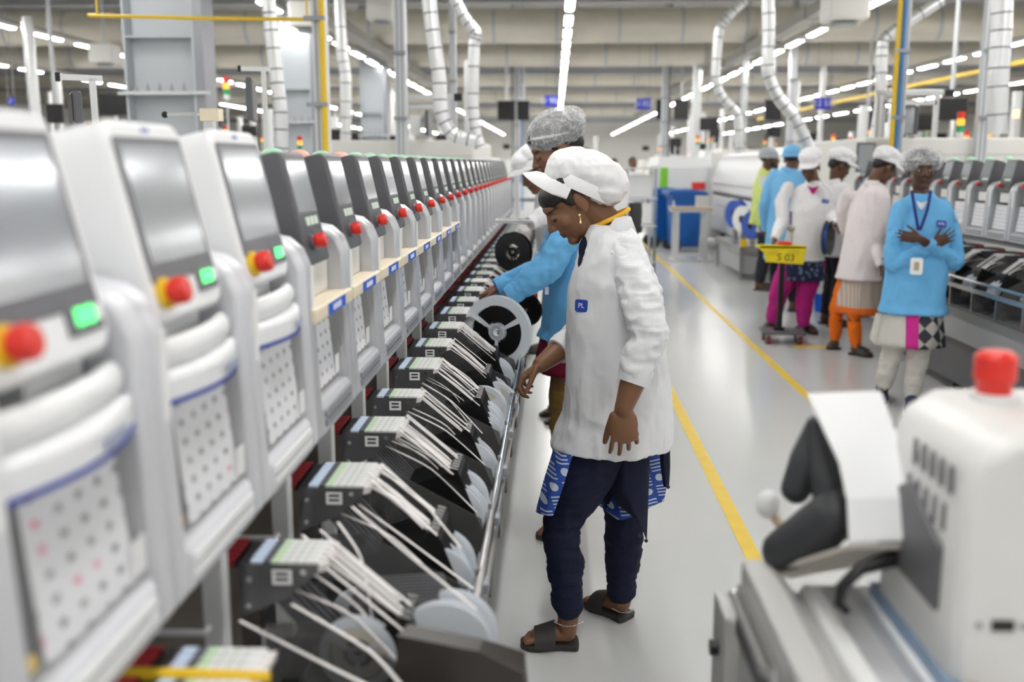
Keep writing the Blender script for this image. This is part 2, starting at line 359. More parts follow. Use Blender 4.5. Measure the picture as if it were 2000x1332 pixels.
# ---- overhead services
gp = thing('yellow_gas_pipe', 'thin yellow pipe running across in front of the grey column', 'pipe'); obj('pipe_run', MB().tube([PY(172, 30, 7.6), PY(400, 36, 7.6), PY(612, 38, 7.6)], .014, 10), 'pipe_y', gp, smooth=True)
for x_, y_ in ((190, 30), (600, 38)): q_ = PY(x_, y_, 7.6); obj('drop_rod', MB().cyl(q_, (q_.x, q_.y, 6.6), .008, 6), 'pipe_y', gp)
tag(obj('yellow_gas_pipe', MB().tube([(9.0, 12.5, 3.42), (9.0, 46, 3.42)], .05, 10), 'pipe_y', smooth=True), 'long yellow pipe under the right LED rows', 'pipe')
def traybar(x, z, y0, y1, lab):
    t = thing('busbar_trunk', lab, 'trunk', (x, 0, z))
    obj('channel', MB().box(-.1, .1, y0, y1, 0, .16), 'tray', t)
    y = y0+1
    while y < y1: obj('tap_box', MB().box(-.12, .12, y, y+.25, -.02, .17), 'tray', t); y += 2.4
traybar(-3.45, 3.59, 13, 48, 'beige busbar trunk beside the left LED row'); traybar(3.75, 3.59, 12, 48, 'beige busbar trunk beside the right LED row')
def acbox(p, s, lab):
    t = thing('ceiling_fan_unit', lab, 'fan unit', tuple(p))
    obj('casing', MB().box(-s, s, -s, s, -s*.8, s*.8), 'white2', t, bevel=.03); obj('grille', MB().lathe([(s*.7, -s*.8-.02), (s*.6, -s*.8-.05), (s*.2, -s*.8-.05)], (0, 0, 0), n=20, cap=True), 'grey', t)
    obj('drop_rod', MB().cyl((0, 0, s*.8), (0, 0, 6.6-p.z), .02, 8), 'post', t)
acbox(PY(745, 20, 14), .18, 'white ceiling fan unit above the left line'); acbox(PY(1650, 10, 11.6), .22, 'white ceiling unit at the end of the busbar trunk'); acbox(PY(600, 30, 13.2), .2, 'white ceiling box over the yellow pipe'); acbox(PY(205, 105, 17), .2, 'white ceiling box beside the grey column')
# ---- hanging signs, screens
def sign(px, Y, wpx, hpx, s, lab):
    p = PY(*px, Y); wd = wpx*Y/F; ht = hpx*Y/F; t = thing('hanging_sign', lab, 'sign', tuple(p))
    obj('board', MB().box(-wd/2, wd/2, -.01, .01, -ht/2, ht/2), 'sign', t)
    text('lettering', s, ht*.75, 'signtxt', (0, -.012, 0), (PI/2, 0, 0), t)
    for dx in (-wd*.4, wd*.4): obj('wire', MB().cyl((dx, 0, ht/2), (dx, 0, 6.6-p.z), .006, 5), 'grey', t)
sign((740, 191), 24, 26, 20, 'S1S8', 'blue hanging sign reading S1S8'); sign((1078, 197), 26, 28, 21, 'U 90A', 'blue hanging sign over the hairnet woman')
sign((1257, 203), 24, 27, 20, 'S13S2', 'blue hanging sign reading S13S2'); sign((1607, 202), 24, 30, 21, 'S12 S13', 'blue hanging sign reading S12 S13'); sign((22, 198), 18, 14, 14, 'S7', 'small blue hanging sign above the first screen')
def tv(px, Y, wpx, hpx, lab, rz=0):
    p = PY(*px, Y); wd = wpx*Y/F; ht = hpx*Y/F; t = thing('hanging_screen', lab, 'screen', tuple(p), rz)
    obj('panel', MB().box(-wd/2, wd/2, -.03, .03, -ht/2, ht/2), 'tv', t, bevel=.01); obj('bezel', MB().box(-wd/2-.01, wd/2+.01, -.02, .035, -ht/2-.01, ht/2+.01), 'dgrey', t)
    obj('mount', MB().cyl((0, .05, -ht/4), (0, .05, 6.6-p.z), .03, 8), 'post', t)
tv((989, 216), 25.5, 32, 35, 'black hanging screen left of the post behind the hairnet'); tv((1022, 216), 27, 22, 35, 'black hanging screen close beside the distant post')
tv((1296, 214), 26.6, 26, 36, 'black hanging screen below the S13S2 sign'); tv((1331, 214), 26.6, 26, 36, 'second black hanging screen beside the distant post'); tv((1510, 215), 21.6, 30, 36, 'black hanging screen behind the foil hose bend')
tv((1860, 213), 13, 50, 38, 'black hanging screen above the right machine line'); tv((1695, 236), 22, 38, 32, 'dark hanging screen behind the piped post'); tv((108, 222), 14, 30, 34, 'black hanging screen behind the first two white screens', .2)
# ================================================================== machine lines
ORD = 'first second third fourth fifth sixth seventh eighth ninth tenth eleventh twelfth thirteenth fourteenth fifteenth sixteenth seventeenth eighteenth nineteenth twentieth'.split()
ORD += ['twenty-'+o for o in ORD[:9]]
PW = .331
FX = -.42                       # front plane of the left line
def profile_shift(poly, d): return [(x+d[0], z+d[1]) for x, z in poly]
def rrect(y0, y1, z0, z1, r, n=4):
    out = []
    for cy, cz, a0 in ((y1-r, z1-r, 0), (y0+r, z1-r, 90), (y0+r, z0+r, 180), (y1-r, z0+r, 270)):
        for k in range(n+1): a = R(a0+90*k/n); out.append((cy+r*math.cos(a), cz+r*math.sin(a)))
    return out
def slab(mb, poly, o, u, v, nrm, th):
    # polygon (a,b) placed at o+a*u+b*v, thickened along nrm
    o, u, v, nrm = Vector(o), Vector(u), Vector(v), Vector(nrm); n = len(poly)
    vs = [o+a*u+b*v for a, b in poly]; vs += [p+nrm*th for p in vs]
    mb.add(vs, [tuple(range(n)), tuple(range(2*n-1, n-1, -1))]+[(i, (i+1) % n, n+(i+1) % n, n+i) for i in range(n)]); return mb
def make_module(white, lab, group):
    t = thing('placement_machine', lab, 'machine', (0, 0, 0), 0, group)
    side = [(.012, 1.02), (.004, 1.20), (0, 1.325), (-.012, 1.355), (-.035, 1.375), (-.09, 1.387), (-.30, 1.40), (-.30, 1.0), (-.05, 1.0)]
    for a, b in ((.001, .042), (PW-.042, PW-.001)):
        obj('side_pillar', MB().prism(side, a, b), 'frame_grey' if white else 'silver', t, bevel=.006, smooth=True)
    sp = 'frame_grey' if white else 'silver'
    obj('lower_sill', MB().prism([(.012, 1.02), (.009, 1.066), (.002, 1.076), (-.05, 1.08), (-.12, 1.08), (-.12, 1.0), (-.05, 1.0)], .042, PW-.042), sp, t, bevel=.004)
    # ribbed grip in the sill
    for i in range(2): obj('grip_rib', MB().prism([(.0145, 1.034+i*.016), (.0135, 1.045+i*.016), (.006, 1.045+i*.016), (.006, 1.034+i*.016)], .055, PW-.055), 'silver_d' if not white else 'white', t)
    obj('rear_body', MB().box(-1.15, -.13, .002, PW-.002, .965, 1.405), 'white', t, bevel=.01)
    obj('base_cabinet', MB().box(-1.15, -.21, .002, PW-.002, .05, .80), 'white', t, bevel=.01)
    obj('foot', MB().cyl((-.3, PW/2, 0), (-.3, PW/2, .06), .03, 10), 'rubber', t)
    obj('recess_lining', MB().box(-.13, -.115, .042, PW-.042, 1.23, 1.36), 'dgrey', t)
    dx = -.017 if white else -.030
    obj('window_back', MB().prism([(dx-.012, 1.24), (dx+.004, 1.076), (dx-.02, 1.076), (dx-.03, 1.24)], .042, PW-.042), 'black' if white else 'dgrey', t)
    # sheet behind the window
    s = MB(); s.prism([(dx, 1.236), (dx+.0008, 1.236), (dx+.0158, 1.084), (dx+.015, 1.084)], .082 if white else .06, PW-.07); obj('setup_sheet', s, 'sheet', t)
    obj('small_card', MB().box(dx+.016, dx+.018, PW-.078, PW-.047, 1.088, 1.125), 'paper', t)
    obj('spool_clip', MB().box(dx+.003, dx+.012, .05, .074, 1.088, 1.10), 'yellow', t)
    obj('window_pane', MB().prism([(dx+.010, 1.232), (dx+.0108, 1.232), (dx+.0248, 1.08), (dx+.024, 1.08)], .044, PW-.044), mat('pane', (.9, .92, .95), .05, alpha=.10), t)
    obj('paper_slip', MB().box(.001, .0035, .018, .034, 1.225, 1.325), 'paper', t)
    if white:
        cres = [(.02+(PW-.04)*k/10, .030*math.sin(PI*k/10)) for k in range(11)]
        lip = MB(); poly = [(-.10, cres[0][0])]+[(-.012+d, y) for y, d in cres]+[(-.10, cres[-1][0])]
        lip.prism([(a, b) for a, b in poly], 1.235, 1.272, 'z'); obj('door_lip', lip, 'cap_white', t, bevel=.008)
        st = MB(); ring = [[(-.0105+d, y, 1.236), (-.0105+d, y, 1.241), (-.02+d, y, 1.241), (-.02+d, y, 1.236)] for y, d in cres]; st.rings(ring); obj('blue_stripe', st, 'navy', t)
        lg = MB(); slab(lg, [(-.03, -.005), (.03, -.005), (.03, .005), (-.03, .005)], (.0185, PW*.6, 1.252), (-.12, .99, 0), (0, 0, 1), (1, 0, 0), .0012); obj('badge', lg, mat('badge_grey', (.38, .42, .55), .5), t)
        obj('handle_bar', MB().tube([(-.022, .05, 1.288), (-.012, .10, 1.288), (-.008, PW/2, 1.288), (-.012, PW-.10, 1.288), (-.022, PW-.05, 1.288)], .018, 12, flat=(1, .7)), 'white', t, smooth=True)
        obj('inner_box', MB().box(-.11, -.05, .17, PW-.05, 1.275, 1.36), 'white', t)
        yc = PW/2; hw = .112; z0, z1 = 1.322, 1.548; fx0, fx1 = -.012, -.062   # front face slopes back
        u = Vector((0, 1, 0)); v = Vector((fx1-fx0, 0, z1-z0)).normalized(); nr = Vector((v.z, 0, -v.x)); ht = math.hypot(z1-z0, fx1-fx0)
        o = Vector((fx0, yc, z0))
        mb = MB(); slab(mb, rrect(-hw, hw, 0, ht, .03), o-nr*.085, u, v, nr, .085); mn = obj('monitor_housing', mb, 'cap_white', t, bevel=.006, smooth=True)
        z_s = .062; obj('screen_bezel', slab(MB(), rrect(-hw+.014, hw-.014, z_s-.016, ht-.02, .006), o, u, v, nr, .0015), 'bezel', mn)
        obj('screen', slab(MB(), rrect(-hw+.024, hw-.026, z_s+.006, ht-.028, .003), o+nr*.0015, u, v, nr, .001), 'screen', mn)
        obj('display_surround', slab(MB(), rrect(.030, hw-.014, .022, z_s, .004), o, u, v, nr, .002), 'bezel', t)
        for k in (0, 1): obj('green_digit', slab(MB(), rrect(.046+k*.020, .064+k*.020, .030, .047, .003), o+nr*.002, u, v, nr, .001), 'green_led', t)
        obj('white_key', slab(MB(), rrect(.0865, .096, .031, .046, .002), o+nr*.002, u, v, nr, .001), 'cap_white', t)
        obj('maker_badge', slab(MB(), rrect(-.012, .008, ht-.014, ht-.008, .001), o, u, v, nr, .0008), mat('badge_blue', (.25, .28, .55), .5), t)
        eb = o+u*-.078+v*.034; er = .0155
    else:
        sh = MB(); sh.box(-.10, .012, .012, PW-.012, 1.225, 1.252); obj('cream_shelf', sh, 'cream', t, bevel=.004)
        obj('blue_label', MB().box(.012, .0135, .10, .245, 1.228, 1.249), 'blue', t)
        for k in range(4): obj('label_letter', MB().box(.0135, .0142, .135+k*.018, .147+k*.018, 1.233, 1.244), 'signtxt', t)
        obj('inner_box', MB().box(-.11, -.03, .10, PW-.045, 1.252, 1.325), 'white2', t, bevel=.004)
        yc = PW/2; hw = .081; z0, z1 = 1.322, 1.517; fx0, fx1 = -.018, -.062
        u = Vector((0, 1, 0)); v = Vector((fx1-fx0, 0, z1-z0)).normalized(); nr = Vector((v.z, 0, -v.x)); ht = math.hypot(z1-z0, fx1-fx0); o = Vector((fx0, yc, z0))
        mb = MB(); mb.prism([(-.018, 1.316), (-.016, 1.324), (-.061, 1.516), (-.07, 1.52), (-.125, 1.506), (-.155, 1.46), (-.14, 1.35), (-.07, 1.318)], yc-hw, yc+hw); mn = obj('monitor_housing', mb, 'dgrey', t, bevel=.004, smooth=True)
        obj('screen_bezel', slab(MB(), rrect(-hw+.008, hw-.008, .088, ht-.008, .004), o+nr*.001, u, v, nr, .0015), 'bezel', mn)
        obj('screen', slab(MB(), rrect(-hw+.015, hw-.015, .092, ht-.014, .003), o+nr*.0025, u, v, nr, .001), 'screen', mn)
        for k in range(3): obj('lcd_window', slab(MB(), rrect(-.028+k*.030, -.004+k*.030, .066, .082, .002), o+nr*.0015, u, v, nr, .0015), 'lcd', t)
        for k in range(4): obj('key', slab(MB(), rrect(.0+k*.018, .011+k*.018, .044-.004*(k % 2), .056, .002), o+nr*.0015, u, v, nr, .003), 'bezel', t)
        obj('blue_sticker', slab(MB(), rrect(.04, .068, .008, .022, .001), o+nr*.001, u, v, nr, .001), mat('sticker_blue', (.25, .5, .75), .5), t)
        eb = o+u*-.030+v*.036; er = .0135
    mb = MB()
    def rt(prof):
        rg = []
        for r_, h in prof: rg.append([eb+nr*h+(u*math.cos(2*PI*j/18)+v*math.sin(2*PI*j/18))*r_ for j in range(18)])
        return MB().rings(rg)
    e = obj('stop_collar', rt([(er*1.15, 0), (er*1.15, .008), (er*.9, .009)]), 'yellow' if white else 'bezel', t, smooth=True)
    obj('stop_button', rt([(er*.72, .008), (er*.75, .012), (er*1.0, .014), (er, .026), (er*.85, .030), (er*.3, .031)]), 'red', e, smooth=True)
    obj('rear_ridge', MB().prism([(-.36, 1.40), (-.40, 1.49), (-.60, 1.50), (-.62, 1.40)], .002, PW-.002), 'white', t, bevel=.006)
    obj('status_lamp', MB().ball((-.47, PW/2, 1.525), (.036, .036, .022)), 'lampg', t, smooth='all'); obj('lamp_base', MB().cyl((-.47, PW/2, 1.49), (-.47, PW/2, 1.518), .036, 14), 'white', t)
    return t
ws = make_module(True, 'placement machine with a wide white monitor housing and green lit digits', 'white-screen placement machines')
ws.location = (FX, .672, 0)
WL = ['white-screen placement machine at the near end of the line', 'white-screen placement machine between two other white-screen machines', 'white-screen placement machine beside the first dark-screen one']
ws['label'] = WL[0]
for k in (1, 2): dup(ws, (FX, .672+PW*k, 0), 0, WL[k])
dup(ws, (FX, .672-PW, 0), 0, 'white-screen placement machine just beyond the near end of the line')
DL = 'narrow dark-screen placement machine without a cream shelf, in the left line'
ds = make_module(False, 'dark-screen placement machine with cream shelf beside the white-screen ones', 'dark-screen placement machines of the left line')
ds.location = (FX, .672+3*PW, 0)
for k in range(4, 27):
    d = dup(ds, (FX, .672+PW*k, 0), 0, 'dark-screen placement machine with %s, %s after the white-screen ones' % ('cream shelf' if k < 11 else 'plain front', ORD[k-3]))
    if k >= 11:
        for ch in list(d.children):
            if ch.name.startswith(('cream_shelf', 'blue_label', 'label_letter')):
                bpy.data.objects.remove(ch)
    if k in (8, 10):
        for ch in d.children:
            if ch.name.startswith('status_lamp'):
                ch.data = ch.data.copy(); ch.data.materials[0] = M['lampp']
# right line faces the other way
RX = 2.80
RY0 = 6.30
for k in range(-3, 10):
    d = dup(ds, (RX, RY0+PW*(k+1), 0), PI, 'dark-screen placement machine of the right line, %s counted from the beige line-end machine' % ORD[9-k], 'dark-screen placement machines of the right line')
    for ch in list(d.children):
        if ch.name.startswith(('cream_shelf', 'blue_label', 'label_letter')): bpy.data.objects.remove(ch)

# ---- feeders and reels, in line-local coordinates (x out of the machine, y along it)
def make_feeder():
    t = thing('tape_feeder', 'x', 'feeder')
    wd = .0155
    obj('side_plate', MB().prism([(-.02, .948), (.094, .948), (.092, .936), (.078, .925), (.046, .896), (-.02, .868)], 0, wd), 'steel_d', t)
    obj('rear_body', MB().prism([(-.20, .935), (-.02, .942), (-.02, .80), (-.06, .775), (-.20, .80)], .001, wd-.001), 'bronze', t)
    sl = MB().box(0, .10, 0, wd-.001, 0, .004); s = obj('label_strip', sl, 'label', t); s.location = (-.005, .0005, .948)
    obj('latch_tab', MB().prism([(-.052, .944), (-.026, .944), (-.026, .953), (-.048, .953)], .001, wd-.002), 'latch', t)
    obj('latch_grip', MB().box(-.062, -.024, .002, wd-.003, .9445, .951), 'black', t)
    obj('tape_guide', MB().prism([(.094, .948), (.106, .95), (.104, .939), (.092, .936)], .001, wd-.002), 'tape', t)
    for x, z in ((-.005, .925), (.072, .937), (-.008, .885)): obj('rivet', MB().tube([(x, -.0012, z), (x, .001, z)], .0045, 8), 'chrome', t)
    obj('name_tag', MB().box(.028, .056, -.001, .0005, .918, .94), 'paper', t)
    for i in range(2): obj('tag_print', MB().box(.033, .051, -.0015, -.0009, .924+i*.008, .928+i*.008), 'ink', t)
    obj('arm', MB().prism([(.03, .89), (.05, .90), (.16, .78), (.15, .75)], .005, .010), 'dgrey', t)
    hp = [(.084, .812), (.098, .826), (.207, .864), (.225, .857), (.288, .695), (.15, .642)]
    h = obj('reel_holder', MB().prism(hp, .001, .0035).prism(hp, wd-.003, wd-.0005), 'black', t)
    obj('tape_clip', MB().prism([(.197, .861), (.226, .853), (.221, .868), (.207, .872)], .002, wd-.002), 'black', h)
    return t
FD = make_feeder()
def make_reel():
    t = thing('component_reel', 'x', 'reel')
    r = .072
    for y in (.0042, .0105):
        fl = MB().lathe([(.012, 0), (r, 0), (r, .0011), (.012, .0011)], (0, y, 0), 'y', 32); obj('flange', fl, 'flange', t, smooth=True)
    obj('tape_roll', MB().lathe([(.03, .0053), (.058, .0053), (.058, .0105), (.03, .0105)], (0, 0, 0), 'y', 28), 'roll', t, smooth=True)
    return t
RE = make_reel()
def ribbon(name, pts, wd=.0055, th=.0012, m='tape', parent=None):
    pts = [Vector(p) for p in pts]; P = []
    for i in range(len(pts)-1):
        P += [hermite(pts[max(i-1, 0)], pts[i], pts[i+1], pts[min(i+2, len(pts)-1)], k/5) for k in range(5)]
    P.append(pts[-1]); rg = []
    for i, p in enumerate(P):
        tt = (P[min(i+1, len(P)-1)]-P[max(i-1, 0)]).normalized(); s = Vector((0, 1, 0)); s = (s-tt*s.dot(tt)).normalized(); n = tt.cross(s)
        rg.append([p+s*wd/2+n*th/2, p-s*wd/2+n*th/2, p-s*wd/2-n*th/2, p+s*wd/2-n*th/2])
    return obj(name, MB().rings(rg), m, parent)
rng = random.Random(3)
fuse = [False, False]
def feeder_group(x0, y0, n, rz, tag_, idx, reels=True, tapes=True, pitch=.0172, drop=0):
    flip = -1 if rz else 1; gs = rng.uniform(-.002, .008); gd = -rng.uniform(.03, .13)
    for i in range(n):
        y = y0+flip*i*pitch
        if not fuse[0]: f = FD; fuse[0] = True; f.location = (x0, y, 0); f.rotation_euler = (0, 0, rz)
        else: f = dup(FD, (x0, y, 0), rz)
        f['label'] = 'grey tape feeder with black holder, %s in the %s' % (ORD[i], tag_); f['group'] = 'feeders in '+tag_
        if not reels: continue
        rx = .203+rng.uniform(-.006, .01); rzz = .762+rng.uniform(-.012, .008)
        if not fuse[1]: r = RE; fuse[1] = True
        else: r = dup(RE)
        r.location = (x0+flip*rx, y, rzz); r.rotation_euler = (0, 0, rz)
        r['label'] = 'white-rimmed reel in the %s black holder of the %s' % (ORD[i], tag_); r['group'] = 'reels in '+tag_
        if tapes:
            dy = rng.uniform(-.012, .004)
            ex = rng.uniform(.185, .222); ez = .867-max(0, ex-.205)*1.5; sg = gs+rng.uniform(-.002, .003)
            if rng.random() < .72: ribbon('carrier_tape', [(.100-rx, .007, .944-rzz), ((.1+ex)/2-rx, .007+dy*.6, (.944+ez)/2+sg-rzz), (ex-rx, .007+dy, ez-rzz)], wd=.0062, parent=r)
            if rng.random() < .35:
                a = rng.uniform(.03, .085); e2 = rng.uniform(.21, .265); dd = gd+rng.uniform(-.02, .02)
                ribbon('cover_tape', [(a-rx, .007, .885+a*.4-rzz), ((a+e2)/2-rx, .007+dd*.5, .868+rng.uniform(-.004, .008)-rzz), (e2-rx, .007+dd, .80-rng.uniform(0, .03)-rzz)], wd=.0058, parent=r)
for k in range(27):
    y0 = .965+.3335*k if k != 3 else 1.99
    n = [5, 5, 8, 7, 5, 9, 8, 8, 10, 8, 9, 8][k] if k < 12 else 5
    loc = '%s group along the left line' % ORD[k]
    feeder_group(FX, y0, n, 0, loc, k, reels=(k not in (0,)), tapes=(k not in (0,)), pitch=.0172 if k < 12 else .03)
for k in range(-2, 4):
    feeder_group(RX, RY0+PW*(k+1)-.06, 7, PI, '%s group along the right line' % ORD[k+2], k, pitch=.0172 if k < 4 else .03)
# ---- reel cart of the left line: rails, dividers, brackets
def cart(x0, flip, y0, y1, lab, n0):
    t = thing('reel_cart', lab, 'cart', (x0, 0, 0))
    X = lambda a: a*flip
    obj('outer_rail', MB().cyl((X(.295), y0, .80), (X(.295), y1, .80), .009, 12), 'chrome', t, smooth=True)
    obj('lower_rail', MB().box(min(X(.285), X(.305)), max(X(.285), X(.305)), y0, y1, .735, .76), 'steel', t)
    obj('inner_rail', MB().box(min(X(.05), X(.075)), max(X(.05), X(.075)), y0, y1, .775, .80), 'black', t)
    obj('inner_trim', MB().box(min(X(.076), X(.08)), max(X(.076), X(.08)), y0, y1, .785, .803), 'chrome', t)
    obj('bed', MB().box(min(X(-.15), X(.28)), max(X(-.15), X(.28)), y0, y1, .60, .62), 'dgrey', t)
    obj('front_panel', MB().box(min(X(.20), X(.215)), max(X(.20), X(.215)), y0, y1, .38, .60), 'grey', t)
    obj('plinth', MB().box(min(X(-.10), X(.17)), max(X(-.10), X(.17)), y0, y1, .08, .38), 'dgrey', t)
    y = n0
    while y < y1-.05:
        obj('divider', MB().prism([(X(.03), .88), (X(.10), .885), (X(.275), .79), (X(.295), .70), (X(.295), .62), (X(.0), .62)], y, y+.003), 'smoke', t)
        obj('bracket', MB().prism([(X(.28), .62), (X(.30), .62), (X(.302), .745), (X(.296), .815), (X(.288), .815)], y+.02, y+.032), 'steel', t)
        obj('clamp', MB().box(min(X(.282), X(.312)), max(X(.282), X(.312)), y+.012, y+.045, .77, .79), 'silver_d', t, bevel=.003)
        obj('bed_post', MB().box(min(X(.02), X(.045)), max(X(.02), X(.045)), y+.01, y+.03, .62, .86), 'alu', t)
        y += PW
    y = y0+.1
    while y < y1: obj('caster', MB().cyl((X(.1), y, .04), (X(.1), y+.03, .04), .04, 14), 'rubber', t); y += 1.3
cart(FX, 1, .70, 9.4, 'long reel cart with chrome rail in front of the left line', 1.255)
cart(RX, -1, 5.2, 7.72, 'long reel cart with chrome rail in front of the right line', 5.35)
# white ducts/blocks under the feeders
for k in range(8):
    tag(obj('cable_guide', MB().box(FX-.05, FX-.02, 1.235+PW*k, 1.262+PW*k, .70, .985).box(FX-.07, FX-.05, 1.235+PW*k, 1.262+PW*k, .95, .985), 'white', bevel=.003), 'white upright cable guide beside the %s feeder group' % ORD[k+1], 'cable guide', 'cable guides between feeder groups')
    tag(obj('grip_handle', MB().tube([(FX-.10, 1.20+PW*k, .90), (FX-.10, 1.185+PW*k, .90), (FX-.03, 1.185+PW*k, .90), (FX-.03, 1.20+PW*k, .90)], .005, 8), 'white', smooth=True), 'small white wire grip beside the %s feeder group' % ORD[k+1], 'handle', 'wire grips on the feeder bank')
# bare reels and the brown tray at the near end
def big_reel(name, c, r, wd, lab, hub=.4, windows=0, m='flange', rollm='roll', tilt=0, rollr=.8, group=None):
    t = thing(name, lab, 'reel', c, tilt, group)
    for y in (-wd/2, wd/2-.0015):
        if windows:
            n = 48; rin = r*(.42 if windows > 3 else .24); rout = r*(.80 if windows > 3 else .74); mb = MB()
            # ring, hub and spokes as real openings
            mb.lathe([(rout, 0), (r, 0), (r, .0015), (rout, .0015), (rout, 0)], (0, y, 0), 'y', n); mb.lathe([(r*.12, 0), (rin, 0), (rin, .0015), (r*.12, .0015), (r*.12, 0)], (0, y, 0), 'y', n)
            for k in range(windows):
                a = 2*PI*k/windows+.5; sw = .32 if windows > 3 else .13
                pts = [(rin*.96*math.cos(a+d), rin*.96*math.sin(a+d)) for d in (-sw*1.4, 0, sw*1.4)]+[(rout*1.02*math.cos(a+d), rout*1.02*math.sin(a+d)) for d in (sw*.8, 0, -sw*.8)]
                mb.prism(pts, y, y+.0015)
            obj('flange', mb, m, t, smooth=True)
        else: obj('flange', MB().lathe([(r*.1, 0), (r, 0), (r, .0015), (r*.1, .0015), (r*.1, 0)], (0, y, 0), 'y', 48), m, t, smooth=True)
    obj('tape_roll', MB().lathe([(r*hub, -wd/2+.002), (r*rollr, -wd/2+.002), (r*rollr, wd/2-.002), (r*hub, wd/2-.002), (r*hub, -wd/2+.002)], (0, 0, 0), 'y', 40), rollm, t, smooth=True)
    obj('hub', MB().lathe([(r*.1, -wd/2), (r*.2, -wd/2), (r*.2, wd/2), (r*.1, wd/2), (r*.1, -wd/2)], (0, 0, 0), 'y', 24), m, t, smooth=True)
    return t
p = PY(868, 1262, 1.33); big_reel('component_reel', p, .068, .014, 'bare white reel with beige tape beside the brown tray', rollr=.86)
p = PY(885, 1235, 1.40); big_reel('component_reel', p, .067, .014, 'bare white reel leaning behind another at the brown tray', rollr=.8)
p = PY(700, 1275, 1.30); t_ = big_reel('component_reel', p, .055, .012, 'bare white reel with a holed core under loose tapes', rollr=.7, windows=3)
p = PY(708, 1210, 1.46); big_reel('component_reel', p, .052, .012, 'bare white reel half sunk between dark plates', rollr=.85)
tr = thing('reel_tray', 'dark brown stacked reel tray at the near end of the cart', 'tray', tuple(PY(905, 1320, 1.2)))
for i in range(7):
    obj('tray_plate', MB().prism([(-.085, .055-i*.004), (.02, .035-i*.004), (.078, .005-i*.002), (.083, -.06), (-.10, -.10)], i*.013, i*.013+.004), 'brown', tr)
obj('tray_base', MB().box(-.10, .08, 0, .10, -.14, -.06), 'brown', tr, bevel=.008)
for i in range(9):
    tag(obj('spacer_plate', MB().prism([(-.30, .86), (-.17, .87), (-.15, .80), (-.29, .74)], 1.36+i*.012, 1.364+i*.012), 'dgrey'), 'thin dark spacer plate standing in the cart under loose tapes', 'plate', 'spacer plates in the cart')
tag(obj('marker_pen', MB().tube([(FX-.08, .985, .952), (FX+.02, .985, .952), (FX+.115, .985, .952)], [.007, .0075, .006], 10), 'yellow', smooth=True), 'yellow tool lying on the black bar over the nearest feeders', 'tool')
tag(obj('cover_bar', MB().box(FX-.16, FX+.11, .99, 1.01, .925, .945), 'black', bevel=.004), 'black cover bar beside the yellow tool', 'bar')
# loose tapes near the end of the line
for i, (a, b, c) in enumerate([((570, 1180), (720, 1270), (790, 1345)), ((468, 1212), (620, 1290), (740, 1350)), ((625, 1035), (760, 1150), (905, 1240)), ((590, 1045), (700, 1135), (800, 1210)), ((688, 990), (800, 1085), (930, 1190)), ((660, 1020), (705, 1090), (730, 1225)), ((700, 985), (790, 1050), (925, 1150)), ((745, 905), (830, 985), (900, 1070))]):
    Y = 1.22 if i < 2 else 1.40 if i < 6 else 1.6
    tag(ribbon('loose_tape', [PY(*a, Y+.05), PY(*b, Y), PY(*c, Y-.06)], wd=.006), 'loose white carrier tape hanging free near the bare reels', 'tape', 'loose tapes at the near cart end')
# special reels further on
p = PY(972, 648, 3.62); big_reel('large_reel', (p.x, p.y, p.z), .135, .02, 'large white reel with black windows under the blue-sleeved arm', rollm='black', hub=.3, rollr=.72, windows=3, tilt=R(-22))
p = PY(968, 792, 2.98); big_reel('component_reel', p, .074, .014, 'white reel with dark windows below the reaching hand', windows=4, rollm='roll', tilt=R(-15))
p = PY(925, 820, 2.75); big_reel('component_reel', p, .072, .014, 'white windowed reel in front of the one below the hand', windows=4, rollm='roll', tilt=R(-10))
p = PY(945, 800, 2.86); big_reel('component_reel', p, .072, .014, 'white windowed reel pressed between two others by the hand', windows=4, tilt=R(-12))
p = PY(1030, 605, 4.3); big_reel('component_reel', p, .07, .016, 'black reel beside the red card', m='black', rollm='black', windows=4, tilt=R(-30))
p = PY(1003, 492, 5.0); big_reel('large_reel', p, .10, .03, 'big black reel beyond the blue-coated woman', m='black', rollm='black', windows=3, tilt=R(-25))
tag(obj('pink_card', MB().prism([(PY(955, 530, 4.3).x, .975), (PY(1015, 530, 4.3).x, .98), (PY(1000, 560, 4.3).x, .93), (PY(958, 560, 4.3).x, .93)], 4.3, 4.305), 'pink'), 'pink card lying over the feeders by the blue sleeve', 'card')
tag(obj('red_card', MB().box(-.13, PY(1050, 575, 4.4).x, 4.4, 4.405, .80, .93), 'red'), 'red card hanging beside the black reel', 'card')
# ================================================================== near right machine (out of focus)
t = thing('inspection_machine', 'pale grey machine with tilted white hood and red stop button beside the aisle line', 'machine', (.25, .9, 0))
obj('base_cabinet', MB().prism([(0, 0), (0, .985), (.035, .985), (.07, .94), (.75, .94), (.75, 0)], -.45, .36), mat('console_grey', (.50, .50, .49), .4), t, bevel=.006)
obj('top_ledge', MB().prism([(.075, .94), (.08, .952), (.75, .952), (.75, .94)], -.45, .355), 'white', t, bevel=.004)
obj('guide_strip', MB().prism([(.10, .952), (.125, .96), (.15, .952)], -.45, .34), 'silver', t); obj('blue_rail', MB().box(.16, .175, -.1, .33, .952, .967), mat('rail_blue', (.2, .3, .45), .3), t); obj('brown_rail', MB().box(.185, .195, -.1, .33, .952, .965), 'wood', t)
obj('slot_frame', MB().box(-.008, .002, .12, .345, .885, .955), 'chrome', t, bevel=.003); obj('slot_recess', MB().box(-.0095, -.007, .14, .33, .892, .925), 'black', t); obj('slot_bar', MB().cyl((-.014, .13, .945), (-.014, .335, .945), .006, 10), 'chrome', t)
